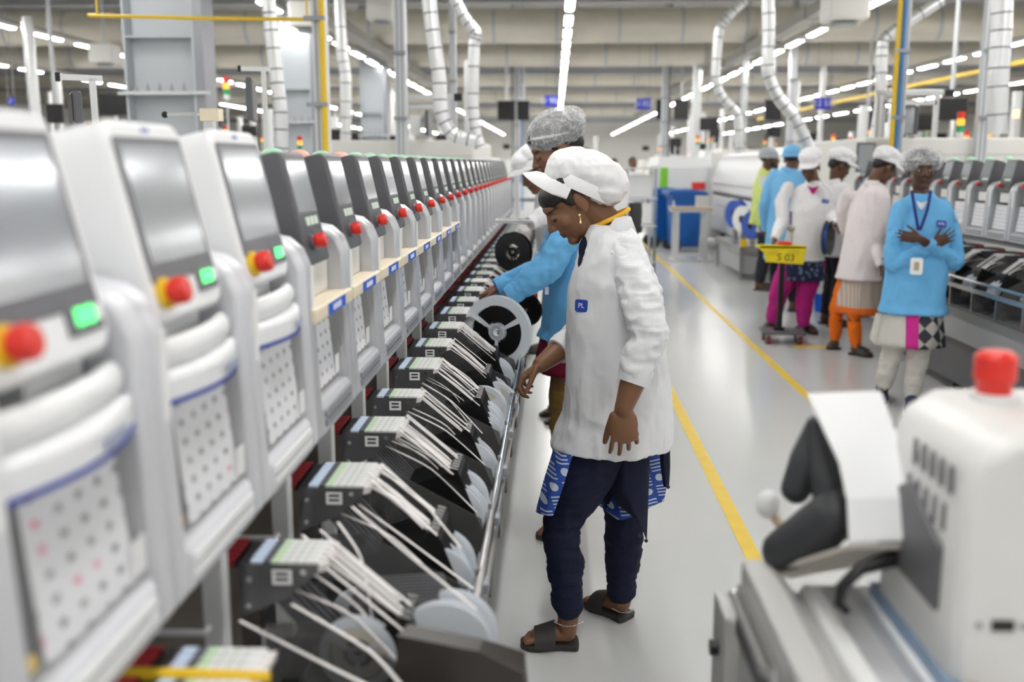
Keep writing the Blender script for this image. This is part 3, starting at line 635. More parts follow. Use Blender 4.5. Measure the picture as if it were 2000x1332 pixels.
obj('upper_housing', MB().prism([(.165, .95), (.165, 1.16), (.18, 1.205), (.215, 1.228), (.75, 1.235), (.75, .95)], .08, .32), mat('housing_white', (.70, .70, .69), .4), t, bevel=.012, smooth=True)
for r_ in range(3):
    for i in range(5): obj('vent_slot', MB().box(.1635, .1655, .11+i*.026+r_*.012, .12+i*.026+r_*.012, 1.16-r_*.045, 1.19-r_*.045), 'dgrey', t)
for x in (.19, .235): obj('screw', MB().cyl((x, .078, 1.03), (x, .082, 1.03), .004, 8), 'grey', t)
obj('data_port', MB().box(.203, .225, .077, .081, 1.025, 1.036), 'black', t)
obj('stop_collar', MB().cyl((.26, .25, 1.228), (.26, .25, 1.238), .026, 18), 'white', t); obj('stop_button', MB().lathe([(.019, 1.236), (.02, 1.25), (.0235, 1.254), (.0235, 1.28), (.018, 1.286), (.005, 1.287)], (.26, .25, 0), n=20, cap=True), 'red', t, smooth=True)
# tilted hood: white bent sheet, dark rubber bellows, bottom plate, cable
c3 = [(PY(1575, 768, 1.24), PY(1722, 763, 1.24)), (PY(1640, 905, 1.17), PY(1772, 900, 1.17)), (PY(1655, 975, 1.14), PY(1792, 970, 1.14)), (PY(1660, 1060, 1.12), PY(1797, 1056, 1.12))]
off = Vector((.25, .9, 0)); mb = MB(); rg = []
for a, b in c3:
    n = Vector((0, .006, -.002)); rg.append([a-off, b-off, b+n-off, a+n-off])
mb.rings(rg); hd = obj('white_hood', mb, 'cap_white', t, bevel=.003)
q = [PY(1660, 1062, 1.125)-off, PY(1795, 1060, 1.125)-off, PY(1800, 1075, 1.30)-off, PY(1545, 1122, 1.30)-off, PY(1500, 1112, 1.26)-off]
mb = MB(); mb.add(q+[p-Vector((0, 0, .006)) for p in q], [(0, 1, 2, 3, 4), (9, 8, 7, 6, 5)]+[(i, (i+1) % 5, 5+(i+1) % 5, 5+i) for i in range(5)]); obj('bottom_plate', mb, mat('plate_beige', (.58, .54, .49), .5), t)
obj('bellows', MB().chain([PY(1530, 1075, 1.25)-off, PY(1590, 1040, 1.22)-off, PY(1630, 1000, 1.2)-off], [.028, .034, .03], 14), 'rubber', t, smooth='all')
obj('bellows', MB().chain([PY(1555, 955, 1.27)-off, PY(1575, 900, 1.27)-off, PY(1590, 840, 1.27)-off], [.02, .022, .014], 14), 'rubber', t, smooth='all')
obj('bellows', MB().chain([PY(1640, 1010, 1.22)-off, PY(1620, 930, 1.24)-off, PY(1592, 830, 1.26)-off], [.03, .026, .012], 14), 'rubber', t, smooth='all')
obj('bellows', MB().chain([PY(1800, 1050, 1.26)-off, PY(1760, 950, 1.27)-off, PY(1735, 860, 1.29)-off], [.026, .03, .024], 14), 'rubber', t, smooth='all')
obj('cable', MB().tube([PY(1830, 1080, 1.15)-off, PY(1740, 1092, 1.14)-off, PY(1680, 1110, 1.13)-off, PY(1645, 1145, 1.12)-off, PY(1638, 1180, 1.12)-off, PY(1655, 1195, 1.12)-off], [.012, .010, .008, .007, .006, .005], 10), 'black', t, smooth=True)
obj('hinge', MB().cyl(PY(1810, 1075, 1.14)-off, PY(1835, 1072, 1.20)-off, .016, 14), 'grey', t, smooth=True)
obj('side_shade', MB().prism([(.12, 1.025), (.31, 1.025), (.30, 1.10), (.22, 1.14), (.12, 1.10)], .158, .166, 'x'), 'dgrey', t, bevel=.004); obj('gauge', MB().ball(PY(1500, 985, 1.30)-off, (.016, .01, .02)), 'white', t, smooth='all'); obj('gauge_stem', MB().tube([PY(1500, 985, 1.30)-off, PY(1512, 1010, 1.30)-off, PY(1535, 1040, 1.27)-off], .006, 8), 'wood', t, smooth=True)  # dark plate on the housing side stands in for shade behind the hood
t = thing('step_box', 'low pale box standing beside the near right machine', 'box', (.25, 1.36, 0)); obj('shell', MB().prism([(0, 0), (0, .85), (.012, .85), (.035, .81), (.035, 0)], 0, .1), mat('console_grey', (.5, .5, .49), .4), t, bevel=.004); obj('knob', MB().cyl((-.012, .05, .78), (0, .05, .78), .012, 12), 'black', t)

# ================================================================== hoods at the ends of the lines, oven
def hood(x0, x1, y0, y1, z, lab):
    t = thing('line_end_machine', lab, 'machine', ((x0+x1)/2, y0, 0)); w2 = (x1-x0)/2
    obj('body', MB().box(-w2, w2, 0, y1-y0, .05, z), 'white2', t, bevel=.02); obj('top_seam', MB().box(-w2+.02, w2-.02, -.003, 0, z-.16, z-.155), 'grey', t)
    for i in range(1, 4): obj('panel_joint', MB().box(-w2+i*w2/2-.003, -w2+i*w2/2+.003, -.003, 0, .3, z-.17), 'grey', t)
    obj('side_door', MB().box(w2-.3, w2-.06, -.012, 0, .4, z-.2), 'white', t, bevel=.005); obj('dark_window', MB().box(w2-.26, w2-.1, -.016, -.011, 1.15, z-.24), 'tv', t)
    obj('door_handle', MB().cyl((w2-.29, -.03, 1.0), (w2-.29, -.03, 1.15), .008, 8), 'chrome', t); obj('plinth', MB().box(-w2+.05, w2-.05, .05, y1-y0-.05, 0, .06), 'dgrey', t)
hood(-2.25, -.80, 9.88, 12.6, 1.72, 'beige line-end machine behind the dark screens of the left line'); hood(2.95, 5.2, 9.82, 12.5, 1.735, 'beige line-end machine behind the crossed-arms woman')
t = thing('screen_panel', 'tall grey framed screen on the right line-end machine', 'screen', (PY(1682, 305, 9.6).x+.1, 9.806, 1.56)); obj('frame', MB().box(-.085, .085, -.02, .015, -.15, .13), 'bezel', t); obj('glass', MB().box(-.07, .07, -.023, -.019, -.13, .11), 'screen', t)
t = thing('control_kiosk', 'white sloped control stand with yellow sticker at the far end of the left line', 'stand', (-.52, 9.64, 0))
obj('cabinet', MB().prism([(-.25, 0), (.06, 0), (.06, .95), (0, 1.42), (-.1, 1.55), (-.25, 1.55)], 0, .22), 'white', t, bevel=.01); obj('yellow_sticker', MB().box(-.02, .04, -.003, 0, 1.08, 1.13), 'yellow', t); obj('stop_button', MB().ball((.02, .08, 1.42), .035), 'red', t, smooth='all'); obj('dark_display', MB().prism([(-.02, 1.46), (.035, 1.3), (.05, 1.31), (-.005, 1.475)], .04, .18), 'dgrey', t)
t = thing('reflow_oven', 'long white reflow oven with rounded hood beyond the yellow-green shirted man', 'oven', (2.95, 12.65, 0)); L = 6.4
obj('lower_body', MB().box(0, 1.4, 0, L, .28, .92), 'white', t, bevel=.03); obj('hood', MB().prism([(-.02, .98), (-.02, 1.12), (.06, 1.50), (.14, 1.62), (.3, 1.66), (1.4, 1.66), (1.4, .98)], 0, L), 'white', t, smooth=True, bevel=.02)
obj('dark_gap', MB().box(.01, 1.39, .02, L-.02, .92, .98), 'dgrey', t); obj('hood_bar', MB().cyl((-.04, .3, 1.16), (-.04, L-.3, 1.16), .03, 12), 'white', t, smooth=True); obj('end_panel', MB().box(-.03, 1.42, L, L+.08, .1, 1.70), 'white2', t, bevel=.02)
for i in range(4): obj('door_panel', MB().box(-.008, 0, .25+i*1.5, 1.6+i*1.5, .34, .86), 'white', t, bevel=.004)
for i in range(7): obj('foot', MB().cyl((.15, .4+i*.92, 0), (.15, .4+i*.92, .28), .04, 10), 'dgrey', t)
obj('hood_label', MB().box(-.01, 0, L-2.6, L-2.3, 1.02, 1.06), 'grey', t)
for i in range(5): obj('screw_cover', MB().cyl((-.012, L-1.8+i*.3, .75), (0, L-1.8+i*.3, .75), .02, 10), 'dgrey', t)
# spool cart by the oven
t = thing('spool_cart', 'low steel spool cart in front of the white oven', 'cart', (2.52, 13.35, 0))
obj('frame', MB().box(-.16, .24, -.5, 1.4, .36, .44), 'steel', t); obj('lower_box', MB().box(-.12, .2, -.45, 1.3, .1, .36), 'grey', t)
for i in range(4): obj('leg', MB().box(-.15 if i % 2 else .2, -.12 if i % 2 else .23, -.48 if i < 2 else 1.35, -.45 if i < 2 else 1.38, 0, .36), 'steel', t)
for j, (px, Y, r, m, l) in enumerate([((1438, 418), 14.3, .20, 'skyblue', 'blue spool with black core on the spool cart'), ((1452, 428), 13.8, .18, 'white', 'white rimmed spool behind the blue spool'), ((1470, 440), 13.3, .18, 'skyblue', 'dark blue spool at the near end of the spool cart')]):
    p = PY(*px, Y); obj('cradle', MB().box(p.x-2.52-.03, p.x-2.52+.03, Y-13.35-.05, Y-13.35+.05, .43, p.z-r*.9), 'steel', t); s = thing('spool', l, 'spool', tuple(p), R(-60)); obj('flange', MB().lathe([(r*.3, -.04), (r, -.04), (r, -.03), (r*.3, -.03), (r*.3, -.04)], (0, 0, 0), 'y', 30), m, s, smooth=True); obj('core', MB().lathe([(r*.1, -.03), (r*.75, -.03), (r*.75, .05), (r*.1, .05)], (0, 0, 0), 'y', 30), 'black', s, smooth=True); obj('rear_flange', MB().lathe([(r*.3, .05), (r, .05), (r, .06), (r*.3, .06), (r*.3, .05)], (0, 0, 0), 'y', 30), m, s, smooth=True)
tag(obj('yellow_tag', MB().box(2.37, 2.45, 12.84, 12.86, .44, .54), 'yellow'), 'yellow tag hanging under the spools', 'tag')
# ---- wheelie bins, table, green cabinet, waste bin
def bin_(x, y, lab):
    t = thing('wheelie_bin', lab, 'bin', (x, y, 0), R(6))
    rg = [[(a*s, b*s*1.1, z) for a, b in ((-.26, -.28), (.26, -.28), (.26, .28), (-.26, .28))] for s, z in ((.82, .08), (1, .92))]; obj('body', MB().rings(rg), 'bin_blue', t, bevel=.02)
    obj('rim', MB().box(-.29, .29, -.33, .33, .90, .96), 'bin_blue', t, bevel=.01); obj('lid', MB().prism([(-.35, .96), (.32, .96), (.30, 1.03), (.1, 1.06), (-.33, 1.04)], -.34, .34), 'bin_blue', t, bevel=.02); obj('handle_bar', MB().cyl((.36, -.2, .98), (.36, .2, .98), .018, 8), 'black', t)
    for s in (-1, 1): obj('wheel', MB().cyl((-.2, s*.26, .1), (-.2, s*.32, .1), .1, 18), 'rubber', t, smooth=True)
    obj('edge_strip', MB().box(-.262, -.235, -.30, -.29, .2, .88), 'white', t)
bin_(2.22, 17.4, 'blue wheelie bin behind the aluminium stand'); bin_(1.95, 18.3, 'blue wheelie bin against the lime green cabinet')
t = thing('profile_table', 'small aluminium profile stand with a wooden top before the blue bins', 'table', (2.08, 15.55, 0)); obj('table_top', MB().box(-.32, .32, -.26, .26, .80, .83), 'wood', t, bevel=.004); obj('apron', MB().box(-.30, .30, -.24, .24, .76, .80), 'alu', t)
for sx in (-.22, .22):
    for sy in (-.2, .2): obj('leg', MB().box(sx-.03, sx+.03, sy-.03, sy+.03, .03, .76), 'alu', t)
    obj('foot_bar', MB().box(sx-.03, sx+.03, -.34, .34, 0, .03), 'alu', t)
obj('base_bar', MB().box(-.36, .36, -.24, -.2, 0, .03), 'alu', t); obj('upper_frame', MB().box(.1, .3, .18, .22, .83, 1.0), 'alu', t); obj('stay', MB().box(-.19, .19, -.21, -.19, .1, .13), 'alu', t)
t = thing('green_cabinet', 'white cabinet with a lime green corner strip by the blue bins', 'cabinet', (1.98, 19.2, 0)); obj('body', MB().box(.14, 1.2, 0, .8, .1, 1.44), 'white', t, bevel=.02); obj('corner_strip', MB().box(0, .14, -.02, .5, .12, 1.42), 'green', t, bevel=.02); obj('vent_column', MB().box(-.2, 0, 0, .5, .1, 1.44), 'white2', t)
for i in range(9): obj('vent_slot', MB().box(-.16, -.05, -.006, 0, .9+i*.055, .915+i*.055), 'grey', t)
for x in (.05, 1.1): obj('caster', MB().cyl((x, .1, .05), (x+.05, .1, .05), .05, 12), 'rubber', t)
obj('red_display', MB().box(.6, .85, -.01, 0, 1.0, 1.14), 'redlamp', t)
p = PZ(1612, 608); t = thing('waste_bin', 'bright blue plastic waste bin on the floor behind the trolley', 'bin', tuple(p)); obj('tub', MB().lathe([(.11, 0), (.15, .44), (.135, .44), (.10, .02)], (0, 0, 0), n=24, cap=True), mat('waste_blue', (.0, .09, .62), .4), t, smooth=True); obj('rim', MB().lathe([(.15, .43), (.162, .44), (.155, .455), (.14, .45)], (0, 0, 0), n=24), mat('waste_blue', (0, .09, .62)), t, smooth=True); obj('sticker', MB().box(-.13, -.05, -.155, -.13, .2, .36), 'paper', t)
# ---- trolley with yellow S03 board
t = thing('sign_trolley', 'small wheeled pole trolley with a yellow board marked S03', 'trolley', (1.925, 8.42, 0))
obj('base_plate', MB().prism([(-.19, -.14), (.17, -.16), (.2, .12), (-.16, .15)], .085, .105, 'z'), 'dgrey', t, bevel=.004)
for i, (x, y) in enumerate(((-.13, -.10), (.13, -.11), (.15, .08), (-.12, .1))): c_ = obj('caster', MB().cyl((x-.018, y, .036), (x+.018, y, .036), .036, 16), mat('wheel_red', (.16, .03, .03), .4), t, smooth=True); obj('fork', MB().box(x-.024, x+.024, y-.012, y+.012, .05, .086), 'steel', c_)
obj('pole', MB().cyl((-.02, 0, .10), (-.02, 0, .72), .024, 16), 'black', t, smooth=True); obj('socket', MB().cyl((-.02, 0, .105), (-.02, 0, .13), .045, 16), 'black', t, smooth=True)
bd = obj('board', MB().prism([(-.23, .80), (-.22, .835), (.17, .815), (.145, .665), (-.165, .685), (-.18, .76)], -.035, -.028), mat('board_yellow', (.83, .66, .01), .4, noise_amt=.06), t); obj('board_lip', MB().prism([(-.22, -.035), (.17, -.035), (.17, .16), (-.22, .16)], .80, .815, 'z'), mat('board_yellow', (.83, .66, .01)), t)
text('lettering', 'S 03', .085, 'ink', (.0, -.0365, .72), (PI/2, R(3), 0), t)
for i in range(6): obj('small_print', MB().box(-.15+.16*(i % 2), -.06+.17*(i % 2), -.0365, -.035, .745+.015*(i//2), .749+.015*(i//2)), mat('faint_ink', (.45, .36, .02)), t)
obj('red_tool', MB().ball((.0, .04, .835), (.07, .04, .02)), 'red', t, smooth='all'); obj('tool_stem', MB().cyl((.06, .04, .82), (.065, .04, .98), .006, 8), 'chrome', t); obj('spring_cluster', MB().ball((.05, .04, .96), (.035, .03, .035), 8, 5), 'steel', t); obj('violet_pen', MB().cyl((.045, .04, .98), (.04, .04, 1.1), .012, 8), mat('violet', (.16, .12, .3), .4), t)
# ---- aluminium gantries with screens, tower lights
def gantry(px, Y, wpx, hpx, lab):
    p = PY(*px, Y); w_ = wpx*Y/F; z0 = p.z-hpx*Y/F; t = thing('profile_gantry', lab, 'frame', (p.x, Y, 0))
    for x in (0, .1*w_, w_): obj('upright', MB().box(x-.02, x+.02, -.02, .02, 1.70, p.z-.02), 'alu', t)
    obj('crossbar', MB().box(-.03, w_+.12, -.025, .025, p.z-.03, p.z+.02), 'alu', t, bevel=.004); obj('second_bar', MB().box(.1*w_, w_, -.02, .02, p.z-.12, p.z-.08), 'alu', t); obj('sensor', MB().box(w_+.06, w_+.14, -.06, .02, p.z-.05, p.z+.02), 'black', t)
    m_ = obj('monitor', MB().box(.55*w_, .62*w_, -.16, .16, z0+.05, p.z-.14), 'dgrey', t, bevel=.01); obj('monitor_glass', MB().box(.54*w_, .55*w_, -.14, .14, z0+.07, p.z-.16), 'screen', m_); obj('document', MB().box(.2*w_, .42*w_, -.03, -.025, z0+.06, p.z-.18), 'paper', t)
gantry((782, 188), 9.95, 92, 85, 'aluminium gantry with a monitor on the left line-end machine'); gantry((1716, 180), 9.95, 108, 88, 'aluminium gantry with a monitor on the right line-end machine')
def tower(px, Y, lab, zb, s=1.0, on='amber'):
    p = PY(*px, Y); t = thing('tower_light', lab, 'tower light', (p.x, Y, zb)); z = p.z-zb
    for i, m in enumerate(('redlamp', on, 'greenlamp')): obj('lens', MB().cyl((0, 0, z-.055*s*i-.05*s), (0, 0, z-.055*s*i), .03*s, 14), m, t, smooth=True)
    obj('pole', MB().cyl((0, 0, 0), (0, 0, z-.16*s), .012, 8), 'alu', t); obj('base', MB().cyl((0, 0, z-.2*s), (0, 0, z-.16*s), .03*s, 12), 'white', t)
tower((787, 133), 9.85, 'red amber green tower light on the pale aluminium post', 1.72, 1.3); tower((585, 266), 9.95, 'small tower light above the dark screens', 0, .8); tower((441, 150), 12, 'tower light standing beside the broad grey column', 0, 1.3); tower((1628, 262), 21.5, 'tower light between the blue-capped man and the cap wearers', 0, 1.2); tower((1878, 218), 9.9, 'tower light at the black hanging screen', 1.735, 1.2, 'amber')
for i, (px, l) in enumerate([((1952, 232), 'orange lit beacon on the right line-end machine'), ((1984, 230), 'orange lit beacon beside its twin on the right line-end machine')]):
    p = PY(*px, 9.95); t = thing('beacon', l, 'beacon', (p.x, 9.95, 1.735)); obj('stem', MB().cyl((0, 0, 0), (0, 0, p.z-1.735), .012, 8), 'alu', t); obj('lens', MB().cyl((0, 0, p.z-1.735), (0, 0, p.z-1.735+.07), .028, 12), mat('beacon', (1, .6, .3), .4, emit=(1, .5, .2), es=2.5), t, smooth=True)
# ---- operator monitors on poles behind the white screens
def polemon(px, Y, lab, glassm, wpx, hpx, rz, zb=0):
    p = PY(*px, Y); t = thing('pole_monitor', lab, 'monitor', (p.x, Y, 0), rz); w_ = wpx*Y/F; h_ = hpx*Y/F
    obj('pole', MB().box(.035, .058, -.012, .012, zb, p.z+h_/2+.05), 'alu', t); obj('top_arm', MB().box(-.06, .08, -.012, .012, p.z+h_/2+.04, p.z+h_/2+.06), 'alu', t); obj('end_cap', MB().box(-.075, -.06, -.015, .015, p.z+h_/2+.035, p.z+h_/2+.065), 'black', t)
    s = obj('screen_shell', MB().box(-.03, 0, -w_/2, w_/2, p.z-h_/2, p.z+h_/2), 'dgrey', t, bevel=.008); obj('screen_glass', MB().box(-.034, -.03, -w_/2+.01, w_/2-.01, p.z-h_/2+.01, p.z+h_/2-.01), glassm, s)
polemon((157, 212), 3.6, 'dark monitor on an aluminium pole behind the first two white screens', 'tv', 110, 62, R(30)); polemon((498, 196), 5.0, 'thin monitor with green tinted glass on a pole before the grey column', mat('green_glass', (.25, .36, .32), .15), 110, 78, R(12), 1.405)
t = thing('swing_arm', 'thin jointed arm over the second and third white screens', 'arm', (PY(410, 250, 4.2).x, 4.2, 0)); a0 = PY(322, 224, 4.2)-Vector((t.location.x, 4.2, 0)); a1 = PY(400, 222, 4.2)-Vector((t.location.x, 4.2, 0)); obj('boom', MB().cyl(a0, a1, .008, 8), 'alu', t); obj('tip', MB().ball(a0, .014), 'black', t, smooth='all'); obj('mast', MB().box(-.02, .02, -.02, .02, 1.405, a1.z), 'alu', t); obj('elbow', MB().box(-.03, .05, -.03, .03, a1.z-.03, a1.z+.02), 'cream', t)
# ---- distant machine rows
bgr = random.Random(11)
def bgm(x, y, w_, d, h, lab, grp=None):
    t = thing('process_machine', lab, 'machine', (x, y, 0), 0, grp); hw = w_/2
    m = bgr.choice(['white', 'white2', 'cap_white'])
    obj('cabinet', MB().box(-hw, hw, 0, d, .1, h*.72), m, t, bevel=.02); obj('upper_hood', MB().prism([(-hw, h*.72), (hw, h*.72), (hw-.05, h), (-hw+.1, h)], .02, d-.02), m, t, bevel=.02)
    obj('plinth', MB().box(-hw+.04, hw-.04, .04, d-.04, 0, .1), 'dgrey', t); obj('window', MB().box(-hw+.1, hw-.1, -.008, 0, h*.45, h*.68), 'dgrey' if bgr.random() < .4 else 'screen', t)
    obj('door_seam', MB().box(-.006, .006, -.004, 0, .15, h*.4), 'grey', t); obj('handle', MB().cyl((.06, -.03, h*.25), (.06, -.03, h*.36), .012, 6), 'grey', t)
    if bgr.random() < .75:
        k = bgr.uniform(-.3, .3)*w_
        for i, mm in enumerate(('redlamp', 'amber', 'greenlamp')): obj('tower_lens', MB().cyl((k, d/2, h+.42-.07*i), (k, d/2, h+.48-.07*i), .035, 10), mm, t)
        obj('tower_pole', MB().cyl((k, d/2, h), (k, d/2, h+.28), .015, 6), 'alu', t)
    if bgr.random() < .7: obj('exhaust_stack', MB().cyl((hw*.4, d*.6, h-.02), (hw*.4, d*.6, h+bgr.uniform(.7, 2.2)), bgr.uniform(.06, .11), 12), 'flex', t, smooth=True)
    if bgr.random() < .6:
        k = bgr.uniform(-.4, .4)*w_; z = h+bgr.uniform(.3, .6); obj('stand_monitor', MB().box(k-.2, k+.2, d*.3, d*.3+.05, z, z+.28), 'tv', t); obj('monitor_post', MB().box(k-.02, k+.02, d*.3+.05, d*.3+.09, h, z+.2), 'alu', t)
for xs, lab in ((-5.6, 'behind the left line'), (-8.2, 'two lines left of the aisle'), (-11.2, 'at the far left lines'), (-15, 'by the left wall'), (5.9, 'behind the right line'), (9.0, 'two lines right of the aisle'), (13.5, 'by the right wall')):
    y = 13.2 if abs(xs) < 6 else 14; bgn = 0
    while y < 60:
        d = bgr.uniform(1.6, 2.6); bgm(xs+bgr.uniform(-.3, .3), y, bgr.uniform(1.3, 1.9), d, bgr.uniform(1.45, 1.95), 'white process machine %s, %s down the hall' % (lab, ORD[bgn]), 'process machines '+lab); bgn += 1; y += d+bgr.uniform(.5, 2.0)
bgn = 0
for xs, y0 in ((-1.6, 14), (-2.6, 27), (2.9, 22), (3.6, 34), (.2, 46), (-1.2, 40), (1.8, 52), (-2.8, 56)):
    bgm(xs, y0, 1.5, 2.4, bgr.uniform(1.5, 1.8), 'white process machine at the far end of the aisle, %s down' % ORD[bgn], 'process machines at the aisle end'); bgn += 1
# stainless cart with motor, seen past the white cap
t = thing('steel_rack_cart', 'white and steel rack cart with a black motor beyond the white cap', 'cart', (.95, 11.5, 0))
for x in (-.16, .16):
    for y in (-.3, .3): obj('upright', MB().cyl((x, y, .08), (x, y, 1.45), .016, 8), 'chrome', t)
for z in (.4, .8, 1.1, 1.43): obj('shelf', MB().box(-.18, .18, -.32, .32, z, z+.015), 'alu', t)
obj('box_load', MB().box(-.14, .14, -.2, .2, 1.115, 1.36), 'white', t, bevel=.01); obj('sheet_load', MB().box(-.1, .12, -.28, -.26, .84, 1.06), 'paper', t)
for x in (-.16, .16):
    for y in (-.3, .3): obj('caster', MB().cyl((x-.015, y, .04), (x+.015, y, .04), .04, 10), 'rubber', t)
p = PY(1240, 420, 7.6); t = thing('black_motor', 'black ribbed motor on a white arm right of the blue coat', 'motor', tuple(p)); obj('casing', MB().lathe([(.03, .10), (.05, .09), (.055, .02), (.05, -.08), (.06, -.09), (.055, -.13), (.02, -.14)], (0, 0, 0), n=20, cap=True), 'rubber', t, smooth=True); obj('arm', MB().box(-.16, -.05, -.04, .06, -.06, .22), 'white', t, bevel=.02); obj('column', MB().box(-.14, -.06, 0, .08, -p.z, -.05), 'white', t)
# ================================================================== people
def remesh(mb, vox, it=4, name='m', fac=.5):
    me = mb.bm(name); o = bpy.data.objects.new('tmp', me)
    r = o.modifiers.new('r', 'REMESH'); r.mode = 'VOXEL'; r.voxel_size = vox; r.use_smooth_shade = True
    s = o.modifiers.new('s', 'SMOOTH'); s.iterations = it; s.factor = fac
    out = evaluated(o); bpy.data.objects.remove(o); bpy.data.meshes.remove(me); out.name = name
    out.polygons.foreach_set('use_smooth', [True]*len(out.polygons)); return out
def verts(me):
    a = np.empty(len(me.vertices)*3, np.float32); me.vertices.foreach_get('co', a); return a.reshape(-1, 3)
def norms(me):
    a = np.empty(len(me.vertices)*3, np.float32); me.vertex_normals.foreach_get('vector', a); return a.reshape(-1, 3)
def setv(me, v): me.vertices.foreach_set('co', v.astype(np.float32).ravel()); me.update()
def vnoise(p):
    i = np.floor(p).astype(np.int64); f = p-i; f = f*f*(3-2*f)
    def hsh(a, b, c): x = np.sin(a*127.1+b*311.7+c*74.7)*43758.5453; return (x-np.floor(x))*2-1
    o = 0
    for dx in (0, 1):
        for dy in (0, 1):
            for dz in (0, 1): o = o+hsh(i[:, 0]+dx, i[:, 1]+dy, i[:, 2]+dz)*np.where(dx, f[:, 0], 1-f[:, 0])*np.where(dy, f[:, 1], 1-f[:, 1])*np.where(dz, f[:, 2], 1-f[:, 2])
    return o
def folds(me, amp, sc=(9, 9, 4), seed=0, fine=.35, weight=None):
    v = verts(me); n = norms(me); q = v*np.array(sc)+np.array([seed, 0, 0]); a = vnoise(q); b = 1-np.abs(vnoise(q*2.1+np.array([5, 3, 1])))*2; d = a*.7+b*fine
    if weight is not None: d = d*weight(v)
    setv(me, v+n*(d*amp)[:, None])
SKIN = {}
def skin_mat(key, col):
    if key in SKIN: return SKIN[key]
    m = bpy.data.materials.new('skin_'+key); m.use_nodes = True; nt = m.node_tree; b = nt.nodes['Principled BSDF']; a = nt.nodes.new('ShaderNodeAttribute'); a.attribute_name = 'tone'
    nt.links.new(a.outputs['Color'], b.inputs['Base Color']); b.inputs['Roughness'].default_value = .48; b.inputs['Subsurface Weight'].default_value = .08; b.inputs['Subsurface Radius'].default_value = (.01, .004, .002); b.inputs['Subsurface Scale'].default_value = .5
    SKIN[key] = m; return m
def cloth(name, col, grid=False, rough=.8, bump=.15, trans=0):
    if name in MATS: return MATS[name]
    m = mat(name, col, rough, bump=.04, bump_scale=90, spec=.25)
    if grid:
        nt = m.node_tree; b = nt.nodes['Principled BSDF']; _, x, y, z = objxyz(nt)
        f = lambda a: mth(nt, 'LESS_THAN', mth(nt, 'FRACT', mth(nt, 'MULTIPLY', a, 190.0)), .16)
        g = mth(nt, 'MAXIMUM', mth(nt, 'MAXIMUM', f(x), f(z)), 0.0)
        nt.links.new(mixc(nt, mth(nt, 'MULTIPLY', g, .55), col, tuple(c*.68 for c in col)), b.inputs['Base Color'])
    return m
def printed(name, a, b_, kind):
    if name in MATS: return MATS[name]
    m = mat(name, a, .8); nt = m.node_tree; b = nt.nodes['Principled BSDF']; o, x, y, z = objxyz(nt)
    if kind == 'blocks':      # indigo block print: cells with dots or dashes
        u = mth(nt, 'MULTIPLY', mth(nt, 'ADD', x, mth(nt, 'MULTIPLY', z, .3)), 22.0); v = mth(nt, 'MULTIPLY', z, 22.0); fu = mth(nt, 'SUBTRACT', mth(nt, 'FRACT', u), .5); fv = mth(nt, 'SUBTRACT', mth(nt, 'FRACT', v), .5)
        rr = mth(nt, 'SQRT', mth(nt, 'ADD', mth(nt, 'MULTIPLY', fu, fu), mth(nt, 'MULTIPLY', fv, fv))); dot = mth(nt, 'LESS_THAN', rr, .28)
        par = mth(nt, 'MODULO', mth(nt, 'ABSOLUTE', mth(nt, 'ADD', mth(nt, 'FLOOR', u), mth(nt, 'FLOOR', v))), 2.0); st = mth(nt, 'MULTIPLY', mth(nt, 'LESS_THAN', mth(nt, 'FRACT', mth(nt, 'MULTIPLY', v, 4.0)), .4), mth(nt, 'LESS_THAN', mth(nt, 'ABSOLUTE', fu), .4))
        k = mth(nt, 'ADD', mth(nt, 'MULTIPLY', par, st), mth(nt, 'MULTIPLY', mth(nt, 'SUBTRACT', 1.0, par), dot)); nt.links.new(mixc(nt, k, a, b_), b.inputs['Base Color'])
    elif kind == 'floral':
        v = N(nt, 'ShaderNodeTexVoronoi', i_Scale=22.0); nt.links.new(o, v.inputs['Vector']); k = mth(nt, 'LESS_THAN', v.outputs['Distance'], .33); nt.links.new(mixc(nt, mth(nt, 'MULTIPLY', k, .7), a, b_), b.inputs['Base Color'])
    elif kind == 'stripe':
        k = mth(nt, 'LESS_THAN', mth(nt, 'FRACT', mth(nt, 'MULTIPLY', x, 45.0)), .4); hem = mth(nt, 'LESS_THAN', z, PY(1680, 596, 8).z); nt.links.new(mixc(nt, hem, mixc(nt, k, a, b_), (.80, .16, .02)), b.inputs['Base Color'])
    elif kind == 'patch':
        c = N(nt, 'ShaderNodeTexChecker', i_Scale=15.0); c.inputs['Color1'].default_value = (*b_, 1); c.inputs['Color2'].default_value = (.03, .035, .05, 1)
        mp = N(nt, 'ShaderNodeMapping'); mp.inputs['Rotation'].default_value = (0, R(45), 0); nt.links.new(o, mp.inputs['Vector']); nt.links.new(mp.outputs[0], c.inputs['Vector']); r_ = ramp_const(nt, mth(nt, 'MULTIPLY_ADD', x, 3.0, .5), [(0, (.62, .60, .56)), (.33, (.62, .02, .28)), (.54, (0, 0, 0))])
        nt.links.new(mixc(nt, mth(nt, 'GREATER_THAN', x, .013), r_, c.outputs['Color']), b.inputs['Base Color'])
    return m
def netmat():
    m = mat('hair_net', (.86, .87, .9), .6); nt = m.node_tree; b = nt.nodes['Principled BSDF']; tc = nt.nodes.new('ShaderNodeTexCoord')
    n = N(nt, 'ShaderNodeTexNoise', i_Scale=34.0, i_Detail=3.0, i_Distortion=1.6); nt.links.new(tc.outputs['Object'], n.inputs['Vector']); r = mth(nt, 'ABSOLUTE', mth(nt, 'SUBTRACT', n.outputs['Fac'], .5))
    nt.links.new(mth(nt, 'ADD', mth(nt, 'MULTIPLY', mth(nt, 'LESS_THAN', r, .02), .34), .30), b.inputs['Alpha']); return m
